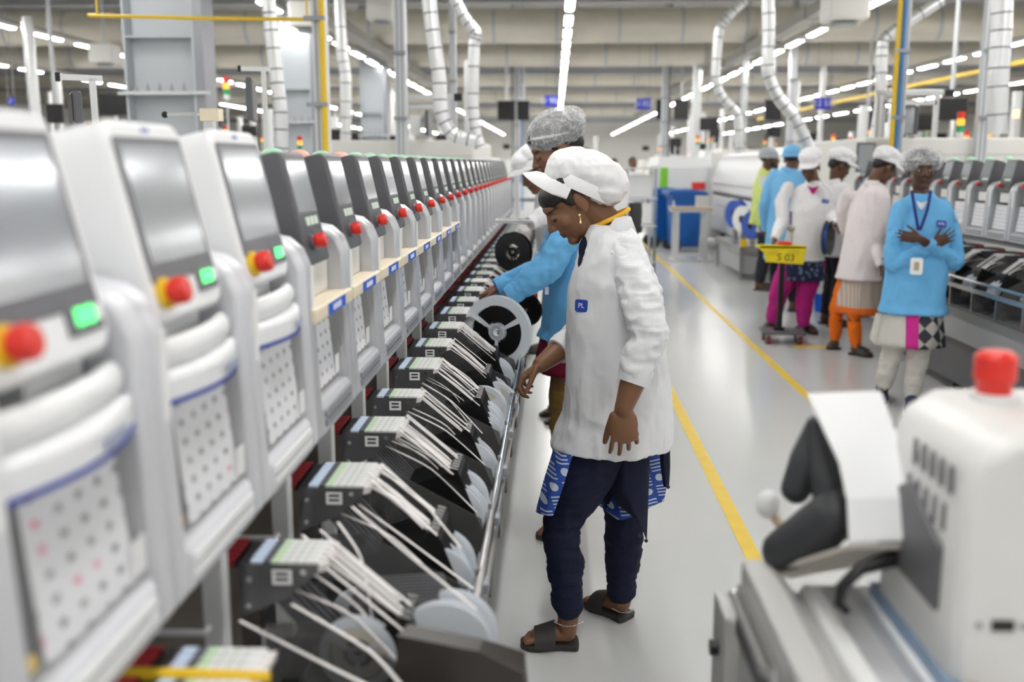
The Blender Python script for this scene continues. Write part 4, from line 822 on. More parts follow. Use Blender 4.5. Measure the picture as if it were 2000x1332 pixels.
M['net'] = netmat(); M['hair'] = mat('hair', (.012, .009, .008), .45, noise_amt=.3, noise_scale=120); M['sandal'] = mat('sandal', (.03, .028, .026), .55); M['eyew'] = mat('eye_white', (.42, .39, .37), .35); M['iris'] = mat('iris', (.012, .008, .006), .15); M['gold'] = mat('gold', (.85, .6, .3), .25, .9)
def basis(f, up=Vector((0, 0, 1))):
    f = f.normalized(); l = up.cross(f).normalized(); return l, f
def add_hand(mb, wrist, d, th, n, curl=(.3, .4, .45), spread=.05, s=1.0, thumb=(.6, .75, .25)):
    d = d.normalized(); th = (th-d*th.dot(d)).normalized(); n = (n-d*n.dot(d)-th*n.dot(th)).normalized()
    rot = Matrix((th, d, n)).transposed()
    mb.ball(wrist+d*.046*s, (.036*s, .050*s, .0145*s), 14, 9, rot); mb.ball(wrist+d*.07*s, (.038*s, .024*s, .012*s), 14, 9, rot)
    mb.ball(wrist+d*.035*s+th*.018*s+n*.006*s, (.017*s, .028*s, .014*s), 12, 8, rot)
    for i, (o, L) in enumerate(((.028, .070), (.0095, .078), (-.0095, .072), (-.0275, .056))):
        p = wrist+d*(.080-.006*abs(i-1))*s+th*o*s; dd = (d+th*spread*(1.2-i*.9)).normalized(); pts = [p-d*.012*s, p]; a = 0
        for k, fr in enumerate((.42, .32, .26)):
            a += curl[k]*(1+.12*i); pts.append(pts[-1]+(dd*math.cos(a)+n*math.sin(a))*L*fr*s)
        mb.chain(pts, [.0074*s, .0072*s, .0067*s, .0062*s, .0054*s], 10, 3)
    p = wrist+d*.022*s+th*.026*s; td = (d*thumb[0]+th*thumb[1]+n*thumb[2]).normalized(); t2 = (td+d*.5+n*.25).normalized()
    mb.chain([p, p+td*.034*s, p+td*.034*s+t2*.028*s, p+td*.034*s+t2*.05*s], [.0125*s, .0098*s, .0088*s, .0068*s], 10, 3)
def ell_ring(c, l, f, a, b, n=28, e=2.3):
    out = []
    for j in range(n):
        t = 2*PI*j/n; ct, st = math.cos(t), math.sin(t); out.append(c+l*a*math.copysign(abs(ct)**(2/e), ct)+f*b*math.copysign(abs(st)**(2/e), st))
    return out
def foot_parts(body, ank, heel, toe, s=1.0):
    d = (toe-heel); L = d.length; d.normalize(); lf = Vector((-d.y, d.x, 0)); b = Vector((heel.x, heel.y, 0))
    body.chain([ank+Vector((0, 0, .05)), ank, b+d*.035+Vector((0, 0, .048))], [.036*s, .034*s, .032*s], 12)
    body.chain([b+d*.035+Vector((0, 0, .046)), b+d*L*.45+Vector((0, 0, .045)), b+d*L*.74+Vector((0, 0, .036))], [.030*s, .030*s, .026*s], 12)
    for k in range(5):
        o = lf*(.030-.015*k)*s; x = L*(.98-.035*abs(k-1.2)); body.chain([b+d*L*.68+o*.9+Vector((0, 0, .034)), b+d*x+o+Vector((0, 0, .028))], [.012*s, .009*s if k else .011*s], 8, 2)
def sandal(parent, heel, toe, ank, wd=.046, shoe=None):
    d = (toe-heel); L = d.length; d.normalize(); lf = Vector((-d.y, d.x, 0)); b = Vector((heel.x, heel.y, 0)); prof = [(-.02, .4), (0, .75), (.03, .9), (.3, .78), (.5, .82), (.72, 1.02), (.9, .9), (1.02, .55), (1.05, .25)]
    if shoe:
        mb = MB(); rg = []
        for t_, k, z0, z1 in ((-.06, .5, .0, .06), (.0, .85, 0, .10), (.2, .85, 0, .105), (.45, .85, 0, .085), (.7, 1, 0, .06), (.92, .85, 0, .045), (1.05, .4, 0, .03)):
            c = b+d*L*t_+Vector((0, 0, (z0+z1)/2+.008)); rg.append([c+lf*wd*k*math.cos(a)+Vector((0, 0, (z1-z0)/2*math.sin(a))) for a in [2*PI*j/16 for j in range(16)]])
        u = obj('shoe', mb.rings(rg), shoe, parent, smooth='all'); mb = MB()
        rg = [[b+d*L*t_+lf*wd*k*1.05*s_+Vector((0, 0, z)) for s_, z in ((1, .001), (1, .02), (-1, .02), (-1, .001))] for t_, k in prof]; obj('sole', MB().rings(rg), 'white', u); return
    rg = [[b+d*L*t_+lf*wd*k*s_+Vector((0, 0, z)) for s_, z in ((1, .001), (1.04, .02), (-1.04, .02), (-1, .001))] for t_, k in prof]
    u = obj('sandal', MB().rings(rg), 'sandal', parent, bevel=.003); rg = []
    for j in range(11):
        a = PI*j/10; w_ = lf*math.cos(a)*(wd+.006); h_ = .012+.052*math.sin(a); x0, x1 = L*.42, L*.80
        p0 = b+d*x0+w_+Vector((0, 0, h_+.018*math.sin(a))); p1 = b+d*x1+w_*.98+Vector((0, 0, h_-.006*math.sin(a))); up = Vector((0, 0, .004))+w_*.06; rg.append([p0, p1, p1+up, p0+up])
    obj('strap', MB().rings(rg), 'sandal', u, smooth=True); return u
def head_parts(mb, T, hs):
    q = lambda *p: T @ (Vector(p)*hs)
    r3 = T.to_3x3()
    def B(c, r): mb.ball(q(*c), tuple(x*hs for x in r), 18, 12, r3)
    B((0, .014, .036), (.073, .092, .080)); B((0, -.032, -.02), (.058, .060, .078)); B((0, -.067, -.086), (.024, .022, .019)); B((0, -.03, -.06), (.050, .05, .042))
    for s in (-1, 1):
        B((s*.034, -.056, -.018), (.026, .028, .028)); B((s*.030, -.0745, .006), (.0165, .0135, .011)); B((s*.074, .012, -.004), (.0075, .019, .031)); B((s*.073, .008, -.026), (.007, .011, .012)); B((s*.0115, -.094, -.024), (.0085, .0095, .0075))
    B((0, -.070, .034), (.046, .020, .020)); B((0, -.083, -.049), (.0245, .0115, .0065)); B((0, -.081, -.060), (.021, .0125, .0075))
    mb.chain([q(0, -.080, .024), q(0, -.094, -.002), q(0, -.1045, -.019)], [.008*hs, .0095*hs, .0115*hs], 12, 4)
def tone(me, T, hs, skin, eyes_open):
    v = verts(me); Ti = np.array(T.inverted()); L = (v @ Ti[:3, :3].T+Ti[:3, 3])/hs
    col = np.ones((len(v), 4), np.float32); col[:, :3] = skin; x, y, z = np.abs(L[:, 0]), L[:, 1], L[:, 2]; inh = (y < -.05) & (z < .12) & (z > -.12) & (x < .08)
    lips = inh & (x < .023) & (z > -.0655) & (z < -.0445+(x < .005)*-.001) & (y < -.078); col[lips, :3] = np.array(skin)*[.80, .55, .55]
    brow = inh & (x > .012) & (x < .052) & (np.abs(z-(.0285-((x-.034)**2)*9)) < .0030); col[brow, :3] = (.025, .016, .013)
    if not eyes_open: lash = inh & (x > .014) & (x < .046) & (np.abs(z-(-.0015+((x-.030)**2)*12)) < .0028); col[lash, :3] = (.012, .009, .009)
    a = me.attributes.new('tone', 'FLOAT_COLOR', 'POINT'); a.data.foreach_set('color', col.ravel())
def cap_parts(root, Tc, m, s=1.0, puff=1.0, brim=True, droop=2.0):
    q = lambda *p: Tc @ (Vector(p)*s); r3 = Tc.to_3x3()
    mb = MB(); mb.ball(q(0, .022, .040), (.094*s*puff, .122*s*puff, .066*s*puff), 22, 12, r3); mb.ball(q(0, .065, .02), (.085*s, .075*s*puff, .055*s), 18, 10, r3); mb.ball(q(0, -.056, .024), (.082*s, .064*s, .054*s), 18, 10, r3); mb.ball(q(0, -.072, -.002), (.072*s, .044*s, .040*s), 18, 10, r3)
    me = remesh(mb, .006, 3, 'crown'); folds(me, .007, (18, 18, 18), 3, .5); o = link('crown', me, m, root)
    rg = []
    for r_, z in ((1.0, -.024), (1.03, .012), (.985, .013), (.955, -.024), (1.0, -.024)): rg.append([q(.086*r_*math.cos(a), .008+.108*r_*math.sin(a), z) for a in [2*PI*j/32 for j in range(32)]])
    c = obj('cap', MB().rings(rg, False), m, root, smooth='all'); o.parent = c
    if brim:
        rg = []
        for j in range(17):
            a = R(-165+150*j/16); ca, sa = math.cos(a), math.sin(a); dr = .072*max(0, math.sin((j/16)*PI))**.6; x0, y0 = .086*ca, .008+.108*sa; x1, y1 = x0*(1+dr*.9), y0-dr; zd = -.020-.30*dr-droop*x0*x0
            rg.append([q(x0*.97, y0*.97, -.014), q((x0+x1)/2, (y0+y1)/2, -.014-.08*dr-droop*.45*x0*x0), q(x1, y1, zd), q(x1, y1, zd-.004), q((x0+x1)/2, (y0+y1)/2, -.019-.08*dr-droop*.45*x0*x0), q(x0*.97, y0*.97, -.020)])
        obj('brim', MB().rings(rg), m, c, smooth=True)
    return c
def person(label, loc, yaw, h, J=None, head=(0, 0, 0), skin=(.17, .075, .038), skey='a', vox=.006, coat=None, sleeve=.75, hem=.41, coatw=1.0, coatd=1.0, pants=None, pantw=1.0, kurta=None, kurta_hem=.33, headgear='cap', headm=None, cap_tilt=-12, foot='sandal', hands=None, eyes_open=True, beard=False, fold=.006, hs=1.0, hair_back=True, captr=None, gaze=0, collar=None, cap_off=(0, .006, .074), armw=1.0, netw=1.0, hairfront=False, hem_off=(0, 0, 0), droop=2.0):
    loc = Vector(loc); Rz = Matrix.Rotation(yaw, 4, 'Z'); k = h/1.6
    W = lambda p: loc+Rz.to_3x3() @ (Vector(p)*h)
    l = Rz.to_3x3() @ Vector((1, 0, 0)); f = Rz.to_3x3() @ Vector((0, -1, 0))
    D = dict(pelvis=(0, 0, .53), neck=(0, .012, .822), head=(0, -.012, .918), shL=(.100, .005, .785), elL=(.128, .03, .625), wrL=(.130, -.03, .475), hipL=(.048, 0, .51), knL=(.052, -.012, .285), anL=(.052, .018, .052), heL=(.052, .045, 0), toL=(.062, -.095, 0))
    for a in list(D):
        if a.endswith('L'): x, y, z = D[a]; D[a[:-1]+'R'] = (-x, y, z)
    j = {a: W(p) for a, p in D.items()}
    for a, p in (J or {}).items(): j[a] = Vector(p) if isinstance(p, Vector) else W(p)
    root = thing('person', label, 'person', (0, 0, 0)); root.location = loc
    IL = Matrix.Translation(-loc)
    T = Matrix.Translation(j['head']) @ Rz @ Matrix.Rotation(R(head[1]), 4, 'Z') @ Matrix.Rotation(R(head[0]), 4, 'X') @ Matrix.Rotation(R(head[2]), 4, 'Y'); hs_ = hs*k
    # ---- body
    b = MB(); head_parts(b, T, hs_); nb = j['neck']
    b.chain([T @ (Vector((0, .025, -.04))*hs_), (T @ (Vector((0, .03, -.09))*hs_))*.5+nb*.5+Vector((0, 0, .01)), nb, nb+(j['pelvis']-nb)*.12], [.050*k, .048*k, .052*k, .07*k], 16)
    sp = lambda t: nb+(j['pelvis']-nb)*t
    b.rings([ell_ring(sp(t), l, f, a*h, d*h, 20) for t, a, d in ((.08, .05, .04), (.14, .070, .034), (.4, .075, .045), (.7, .08, .06), (1.0, .095, .07), (1.12, .07, .05))])
    hd = hands or {}
    for S in 'LR':
        sg = 1 if S == 'L' else -1
        b.chain([j['sh'+S]*.8+j['el'+S]*.2, j['el'+S], j['el'+S]*.45+j['wr'+S]*.55, j['wr'+S]], [.030*k, .033*k*armw, .033*k*armw, .0235*k*armw], 14)
        b.chain([j['hip'+S], j['kn'+S], j['kn'+S]*.65+j['an'+S]*.35, j['an'+S]], [.078*k, .052*k, .050*k, .034*k], 14); foot_parts(b, j['an'+S], j['he'+S], j['to'+S], k)
        hp = hd.get(S) or {}
        d = (j['wr'+S]-j['el'+S]).normalized(); add_hand(b, j['wr'+S]-d*.004, Vector(hp.get('d', d)), Vector(hp.get('th', f)), Vector(hp.get('n', -l*sg)), hp.get('curl', (.25, .35, .35)), hp.get('spread', .05), k*hp.get('s', .95), hp.get('thumb', (.75, .6, .2)))
    me = remesh(b, vox, 5 if vox < .005 else 3, 'body'); tone(me, T, hs_, skin, eyes_open); me.transform(IL); link('body', me, skin_mat(skey, skin), root)
    loc_q = lambda p: IL @ p
    q = lambda *p: IL @ (T @ (Vector(p)*hs_)); r3 = T.to_3x3()
    if eyes_open:
        for s in (-1, 1):
            e = obj('eye', MB().ball(q(s*.030, -.0805, .0050), (.0125*hs_, .0083*hs_, .0050*hs_), 14, 8, r3), 'eyew', root, smooth='all'); obj('iris', MB().ball(q(s*.030+gaze, -.0862, .0052), (.0056*hs_, .0034*hs_, .0050*hs_), 10, 6, r3), 'iris', e, smooth='all')
    # ---- hair
    hb = MB(); hb.ball(q(0, .028, .046), (.0775*hs_, .094*hs_, .080*hs_), 20, 12, r3)
    if hair_back: hb.ball(q(0, .075, .0), (.05*hs_, .045*hs_, .05*hs_), 14, 8, r3)
    if headgear == 'net': hb.ball(q(0, .030, .058), (.090*hs_*netw**.5, .112*hs_, .076*hs_), 20, 12, r3); hb.ball(q(0, -.012, .074), (.072*hs_, .080*hs_, .046*hs_), 18, 10, r3)
    if hairfront: hb.ball(q(0, -.020, .056), (.0735*hs_, .066*hs_, .044*hs_), 18, 10, r3)
    for s in (-1, 1): hb.ball(q(s*.066, -.008, .030), (.011*hs_, .022*hs_, .030*hs_), 10, 8, r3)
    hm = remesh(hb, .005, 2, 'hair'); link('hair', hm, 'hair', root)
    if beard:
        bb = MB(); bb.ball(q(0, -.062, -.078), (.046*hs_, .034*hs_, .030*hs_), 14, 8, r3); bb.ball(q(0, -.089, -.042), (.024*hs_, .010*hs_, .005*hs_), 10, 6, r3)
        for s in (-1, 1): bb.ball(q(s*.052, -.03, -.05), (.012*hs_, .03*hs_, .036*hs_), 10, 8, r3)
        link('beard', remesh(bb, .005, 1, 'beard'), 'hair', root)
    # ---- head gear
    if headgear == 'cap':
        Tc = IL @ (captr if captr is not None else T @ Matrix.Translation(Vector(cap_off)*hs_) @ Matrix.Rotation(R(cap_tilt), 4, 'X')); cap_parts(root, Tc, headm or cloth('cap_cloth', (.84, .84, .86)), hs_, droop=droop)
    elif headgear == 'surgical':
        mb = MB(); mb.ball(q(0, .02, .062), (.088*hs_, .105*hs_, .076*hs_), 22, 12, r3); me = remesh(mb, .006, 2, 'surgical_cap'); folds(me, .005, (16, 16, 9), 5); o = link('surgical_cap', me, headm, root)
        obj('cap_hem', MB().rings([[q(.089*a_*math.cos(t), .02+.107*a_*math.sin(t), z) for t in [2*PI*i/28 for i in range(28)]] for a_, z in ((1, .02), (1.02, .045), (.97, .045), (.96, .02), (1, .02))], False), headm, o, smooth='all')
    elif headgear == 'net':
        mb = MB(); mb.ball(q(0, .034, .064), (.100*hs_*netw, .124*hs_, .083*hs_), 26, 14, r3); me = remesh(mb, .006, 2, 'hair_net'); folds(me, .007, (20, 20, 20), 9, .8); o = link('hair_net', me, 'net', root)
        tl = .34; obj('elastic_band', MB().rings([[q(.086*a_*math.cos(t), .018+.102*a_*math.sin(t), .052+z-tl*.102*math.sin(t)*.9) for t in [2*PI*i/36 for i in range(36)]] for a_, z in ((1.0, -.006), (1.05, 0), (1.0, .006), (.96, 0), (1.0, -.006))], False), 'cap_white', o, smooth='all')
    # ---- clothes
    hz = Vector((j['pelvis'].x, j['pelvis'].y, hem*h))+Vector(hem_off); pl = j['pelvis']
    def tor(rows, low, n=32): return [ell_ring(c, l, f, a*h*coatw, d*h*coatd, n) for c, a, d in rows]
    if coat:
        c = MB(); low = hz; slv = []
        rows = [(sp(-.03), .040, .038), (sp(0), .052, .042), (sp(.05), .088, .048), (sp(.13), .106, .056), (sp(.32), .110, .078), (sp(.58), .106, .086), (sp(.85), .110, .092), (pl+(low-pl)*.1, .114, .096), (pl+(low-pl)*.55, .120, .103), (low, .126, .109)]
        c.rings(tor(rows, low))
        for S in 'LR':
            w_ = j['el'+S]+(j['wr'+S]-j['el'+S])*sleeve
            pts_ = [j['sh'+S]+(nb-j['sh'+S])*.2, j['sh'+S]*.6+j['el'+S]*.4, j['el'+S], j['el'+S]*.5+w_*.5, w_]
            c.chain(pts_[:2]+[pts_[1]*.7+pts_[2]*.3], [.054*k, .050*k, .035*k], 16)
            sm = MB(); sm.chain(pts_, [.052*k, .056*k, .054*k, .052*k, .040*k*armw], 18); sme = remesh(sm, max(.006, vox*1.4), 2, 'sleeve'); folds(sme, fold*1.1, (14, 14, 14), 7, .6); folds(sme, fold*.6, (9, 9, 34), 3, .5); sme.transform(IL); slv.append((sme, IL @ w_, (w_-j['el'+S]).normalized()))
        me = remesh(c, max(.006, vox*1.4), 6, 'coat'); folds(me, fold, (11, 11, 6), len(label), .5); folds(me, fold*.35, (20, 20, 12), 2, .6); me.transform(IL); ct = link('coat', me, coat, root)
        for sme, wq, wd_ in slv:
            so = link('sleeve', sme, coat, ct); rr = .041*k*armw; obj('cuff', MB().tube([wq-wd_*.004, wq+wd_*.012, wq+wd_*(rr*.62), wq+wd_*(rr*.95)], [rr*1.04, rr*1.06, rr*1.0, rr*.94], 20), coat, so, smooth=True)
        # collar and placket
        mb = MB(); rg = []
        for a_, z in ((.050, .020), (.060, .014), (.078, -.035), (.072, -.04), (.054, .004), (.050, .020)): rg.append([IL @ (nb+Vector((0, 0, z*k+.004+(.02 if math.sin(t) < 0 else -.03*math.sin(t))*k))+l*a_*k*1.08*math.cos(t)+f*a_*k*1.05*math.sin(t)) for t in [PI/2+.22+(2*PI-.44)*i/30 for i in range(31)]])
        n_ = len(rg[0]); mb.v = [tuple(p) for r_ in rg for p in r_]; mb.f = [(a*n_+i, a*n_+i+1, (a+1)*n_+i+1, (a+1)*n_+i) for a in range(len(rg)-1) for i in range(n_-1)]
        obj('collar', mb, coat, ct, smooth='all')
    else: ct = None
    if kurta:
        lo = Vector((j['pelvis'].x, j['pelvis'].y, kurta_hem*h)); me = MB().rings([ell_ring(cc, l, f, a*h, d*h, 40) for cc, a, d in ((sp(.85), .07, .06), (pl, .085, .07), (hz+Vector((0, 0, .04)), .098, .082), (hz, .108, .092), (lo*.5+hz*.5, .118, .102), (lo, .126, .109))]).bm('kurta')
        mb2 = bmesh.new(); mb2.from_mesh(me); bmesh.ops.subdivide_edges(mb2, edges=mb2.edges, cuts=3, use_grid_fill=True); mb2.to_mesh(me); mb2.free(); folds(me, .008, (16, 16, 2), 4, .6); me.transform(IL); link('kurta', me, kurta, root, smooth='all')
    if pants:
        pb = MB(); pb.rings([ell_ring(cc, l, f, a*h, d*h, 24) for cc, a, d in ((pl+Vector((0, 0, .05)), .085, .075), (pl-Vector((0, 0, .03)), .098, .082), (pl-Vector((0, 0, .10)), .09, .075))])
        for S in 'LR': pb.chain([j['hip'+S], j['hip'+S]*.5+j['kn'+S]*.5, j['kn'+S], j['kn'+S]*.55+j['an'+S]*.45, j['kn'+S]*.08+j['an'+S]*.92+Vector((0, 0, .012))], [.086*k*pantw, .078*k*pantw, .062*k*pantw, .056*k*pantw, .045*k*pantw], 16)
        me = remesh(pb, max(.006, vox*1.4), 4, 'trousers'); folds(me, .007, (10, 10, 14), 8, .6); folds(me, .006, (6, 6, 45), 1, .5, weight=lambda v: np.clip((.42*h-v[:, 2])/.35, 0, 1)); me.transform(IL); link('trousers', me, pants, root)
    if foot:
        for S in 'LR': sandal(root, j['he'+S]-loc, j['to'+S]-loc, j['an'+S]-loc, shoe=None if foot == 'sandal' else foot)
    return root, j, T, IL, l, f, ct
from mathutils.bvhtree import BVHTree
def surf(cloth_obj, root, x, y):
    # the point of a garment that pixel (x, y) of the photograph falls on
    me = cloth_obj.data; L = root.location; bv = BVHTree.FromPolygons([v.co+L for v in me.vertices], [tuple(p.vertices) for p in me.polygons])
    loc, nrm, _, _ = bv.ray_cast(Vector((0, 0, H)), ray(x, y).normalized()); return (loc, nrm) if loc is not None else (None, None)
def patch(name, root, IL, c, l, n, w_, h_, m, th=.002, txt=None, ts=.012, tm='signtxt', up=Vector((0, 0, 1))):
    n = n.normalized(); l = (l-n*l.dot(n)).normalized(); up = n.cross(l)
    if up.z < 0: up = -up
    o = obj(name, slab(MB(), rrect(-w_/2, w_/2, -h_/2, h_/2, min(w_, h_)*.2), IL @ c, l, up, n, th), m, root)
    if txt:
        r = Matrix((l, up, n)).transposed().to_euler(); text('lettering', txt, ts, tm, (IL @ c)+n*(th+.0006), r, o)
    return o
white_coat = cloth('white_coat', (.80, .81, .84), True); white_plain = cloth('white_coat_plain', (.80, .80, .82)); blue_coat = cloth('blue_coat', (.15, .45, .78)); blue_gown = cloth('blue_gown', (.20, .50, .82)); navy_cloth = cloth('navy_cloth', (.007, .010, .030))

# ---- A: woman in the white coat at the feeders
J = dict(neck=PY(1192, 448, 3.0), head=PY(1120, 396, 3.0), pelvis=PY(1207, 800, 3.0), shL=PY(1232, 508, 2.86), elL=PY(1268, 652, 2.775), wrL=PY(1218, 798, 2.735), shR=PY(1190, 505, 3.14), elR=PY(1150, 640, 3.22), wrR=PY(1056, 712, 3.08),
         hipL=PY(1184, 860, 2.93), knL=PY(1096, 1020, 2.90), anL=PY(1110, 1200, 2.91), heL=PZ(1128, 1262), toL=PZ(1022, 1262), hipR=PY(1225, 860, 3.07), knR=PY(1219, 1035, 3.11), anR=PY(1214, 1172, 3.13), heR=PZ(1226, 1212), toR=PZ(1150, 1180))
capM = Matrix.Translation(PY(1133, 358, 3.0)) @ Matrix.Rotation(R(-90), 4, 'Z') @ Matrix.Rotation(R(-24), 4, 'X')
A, ja, Ta, IA, la, fa, cta = person('woman in white grid coat and white peaked cap, picking at a reel', (PY(1170, 1200, 3.0).x, 3.0, 0), R(-82), 1.56, J, head=(40, 0, 0), skin=(.20, .092, .045), skey='tan', vox=.0029, coat=white_coat, sleeve=.46, hem=.64/1.56, coatw=.92, coatd=1.08, armw=1.18, hairfront=True, droop=5.0, hem_off=(-.022, 0, 0), pants=navy_cloth, pantw=.98, headgear='cap', captr=capM, eyes_open=False, fold=.009,
    hands=dict(L=dict(d=(.03, -.05, -1), th=(-1, 0, 0), n=(.15, 1, 0), curl=(.34, .42, .35), spread=.12, s=1.14, thumb=(.9, .35, .35)), R=dict(d=(-.80, -.08, -.60), th=(-.1, -1, .1), n=(.55, .1, -.8), curl=(.55, .75, .6), s=1.0, thumb=(.75, .25, .5))))
s_, n_ = surf(cta, A, 1136, 597); patch('chest_badge', A, IA, s_+n_*.001, Vector((1, -.5, 0)), n_, .042, .036, mat('badge_navy', (.012, .05, .36), .5), txt='PL', ts=.02)
mb = MB(); mb.tube([IA @ PY(x, y, 2.925) for x, y in ((1133, 424), (1134, 430), (1133, 436))], [.003, .002, .006], 8); obj('earring', mb, 'gold', A, smooth=True); obj('earring', MB().ball(IA @ PY(1132, 420, 2.925), .005, 8, 6), 'gold', A)
nb = ja['neck']; obj('yellow_neckline', MB().tube([IA @ (nb+Vector((math.cos(t)*.053, math.sin(t)*.055, .034+.026*math.cos(t)))) for t in [2*PI*i/28 for i in range(29)]], .007, 8), mat('marigold', (.85, .45, .02), .7), A, smooth='all')
mb = MB(); mb.ball(IA @ PY(1150, 488, 2.98), (.032, .055, .045)); mb.ball(IA @ PY(1141, 515, 2.97), (.020, .04, .040)); link('scarf', remesh(mb, .006, 2, 'scarf'), navy_cloth, A)
def cloth_strip(name, cols, m, root, IL, amp=.006, seed=0):
    # cols: rows of world points; a thick hanging cloth
    rg = []
    for row in cols:
        P = [Vector(p) for p in row]; Q = []
        for i in range(len(P)-1):
            for t in range(6): Q.append(hermite(P[max(i-1, 0)], P[i], P[i+1], P[min(i+2, len(P)-1)], t/6))
        Q.append(P[-1]); rg.append(Q)
    R2 = []
    for i in range(len(rg)-1):
        for t in range(6): R2.append([hermite(rg[max(i-1, 0)][j], rg[i][j], rg[i+1][j], rg[min(i+2, len(rg)-1)][j], t/6) for j in range(len(rg[0]))])
    R2.append(rg[-1]); mb = MB(); k = len(R2[0]); nr = len(R2)
    F_ = [[p+Vector((0, amp*noise.noise(Vector((p.x*60+seed, p.z*6, 0))), 0)) for p in r] for r in R2]; Bk = [[p+Vector((0, .004, 0)) for p in r] for r in F_]
    mb.v = [tuple(IL @ p) for r in F_ for p in r]+[tuple(IL @ p) for r in Bk for p in r]; o = nr*k
    for i in range(nr-1):
        for jx in range(k-1): mb.f += [(i*k+jx, i*k+jx+1, (i+1)*k+jx+1, (i+1)*k+jx), (o+i*k+jx, o+(i+1)*k+jx, o+(i+1)*k+jx+1, o+i*k+jx+1)]
    for i in range(nr-1): mb.f += [(i*k, (i+1)*k, o+(i+1)*k, o+i*k), (i*k+k-1, o+i*k+k-1, o+(i+1)*k+k-1, (i+1)*k+k-1)]
    for jx in range(k-1): mb.f += [((nr-1)*k+jx, (nr-1)*k+jx+1, o+(nr-1)*k+jx+1, o+(nr-1)*k+jx)]
    return obj(name, mb, m, root, smooth='all')
indigo = printed('indigo_print', (.02, .065, .34), (.50, .58, .70), 'blocks')
cloth_strip('kurta_panel', [[PY(1080, 880, 2.86), PY(1098, 885, 2.80), PY(1118, 890, 2.79)], [PY(1060, 945, 2.85), PY(1078, 950, 2.79), PY(1100, 950, 2.79)], [PY(1046, 1000, 2.85), PY(1062, 1006, 2.80), PY(1080, 1008, 2.80)]], indigo, A, IA, .004)
cloth_strip('kurta_panel', [[PY(1150, 860, 3.10), PY(1230, 860, 3.0), PY(1306, 850, 3.05)], [PY(1150, 940, 3.12), PY(1230, 950, 3.0), PY(1308, 920, 3.06)], [PY(1155, 975, 3.14), PY(1215, 1015, 2.99), PY(1296, 978, 3.07)]], indigo, A, IA, .02, 3)
cloth_strip('dupatta', [[PY(1190, 870, 2.93), PY(1225, 880, 2.89), PY(1270, 875, 2.93)], [PY(1188, 950, 2.93), PY(1225, 960, 2.88), PY(1268, 945, 2.93)], [PY(1205, 985, 2.93), PY(1238, 1000, 2.88), PY(1266, 1010, 2.93)], [PY(1240, 1010, 2.92), PY(1252, 1030, 2.89), PY(1264, 1058, 2.92)]], navy_cloth, A, IA, .02, 5)
cloth_strip('dupatta', [[PY(1288, 860, 2.98), PY(1298, 862, 2.97), PY(1308, 858, 2.99)], [PY(1290, 910, 2.98), PY(1298, 912, 2.97), PY(1309, 910, 2.99)], [PY(1296, 950, 2.98), PY(1301, 952, 2.97), PY(1307, 950, 2.99)]], navy_cloth, A, IA, .01, 8)
for x, y in ((1248, 1046), (1262, 1056), (1305, 951)): obj('tassel', MB().ball(IA @ PY(x, y, 2.9), .006, 8, 6), 'ink', A)
for S, px in (('L', [(1082, 1214), (1100, 1222), (1122, 1222), (1140, 1214)]), ('R', [(1196, 1188), (1212, 1196), (1228, 1196), (1238, 1190)])): obj('anklet', MB().tube([IA @ PY(x, y, ja['an'+S].y-.036+.012*(i in (0, 3))) for i, (x, y) in enumerate(px)], .002, 6), 'chrome', A, smooth=True)
tag(obj('blue_scrap', MB().prism([(PZ(1058, 905, .4).x, .36), (PZ(1076, 898, .4).x, .385), (PZ(1076, 918, .4).x, .345)], 3.2, 3.22), mat('scrap_blue', (.02, .25, .55), .6)), 'bright blue cloth tip showing in front of the printed kurta', 'cloth')

# ---- B: woman in blue behind her
J = dict(neck=PY(1128, 352, 4.0), head=PY(1086, 292, 4.0), pelvis=PY(1128, 640, 4.05), shL=PY(1128, 420, 3.87), elL=PY(1072, 520, 3.84), wrL=PY(1002, 574, 3.84), shR=PY(1118, 420, 4.16), elR=PY(1060, 525, 4.25), wrR=PY(975, 560, 4.2),
         hipL=PY(1112, 690, 3.96), knL=PY(1100, 830, 3.95), anL=PY(1108, 990, 3.97), heL=PZ(1125, 1052), toL=PZ(1050, 1050), hipR=PY(1130, 690, 4.1), knR=PY(1122, 830, 4.1), anR=PY(1130, 960, 4.12), heR=PZ(1140, 1015), toR=PZ(1078, 1012))
Bp, jb, Tb, IB, lb, fb, ctb = person('woman in blue coat and hair net reaching over a large reel', (PY(1120, 900, 4.0).x, 4.0, 0), R(-80), 1.62, J, head=(28, 0, 0), skin=(.19, .085, .042), skey='tan2', vox=.0045, coat=blue_coat, sleeve=.88, hem=PY(1090, 662, 4).z/1.62, coatw=1.0, coatd=.92, pants=cloth('khaki', (.20, .125, .035)), pantw=.85, kurta=cloth('maroon', (.14, .004, .025)), kurta_hem=PY(1090, 722, 4).z/1.62, headgear='net', eyes_open=False,
    hands=dict(L=dict(d=(-.9, 0, -.45), th=(0, -1, 0), n=(.4, 0, -.9), curl=(.4, .5, .4)), R=dict(d=(-.9, 0, -.45), th=(0, -1, 0), n=(.4, 0, -.9), curl=(.4, .5, .4))))
cloth_strip('lanyard', [[PY(1073, 450, 3.86), PY(1076, 450, 3.855), PY(1080, 450, 3.86)], [PY(1070, 520, 3.86), PY(1073, 520, 3.855), PY(1077, 520, 3.86)], [PY(1066, 560, 3.86), PY(1069, 560, 3.855), PY(1073, 560, 3.86)]], mat('lanyard_navy', (.01, .025, .2), .6), Bp, IB, 0); obj('id_card', MB().box(*[v for a in zip(IB @ PY(1064, 575, 3.86), IB @ PY(1072, 535, 3.90)) for v in sorted(a)]), 'paper', Bp)
obj('ponytail', MB().ball(IB @ PY(1122, 296, 4.0), (.03, .035, .04), 12, 8), 'hair', Bp, smooth='all')
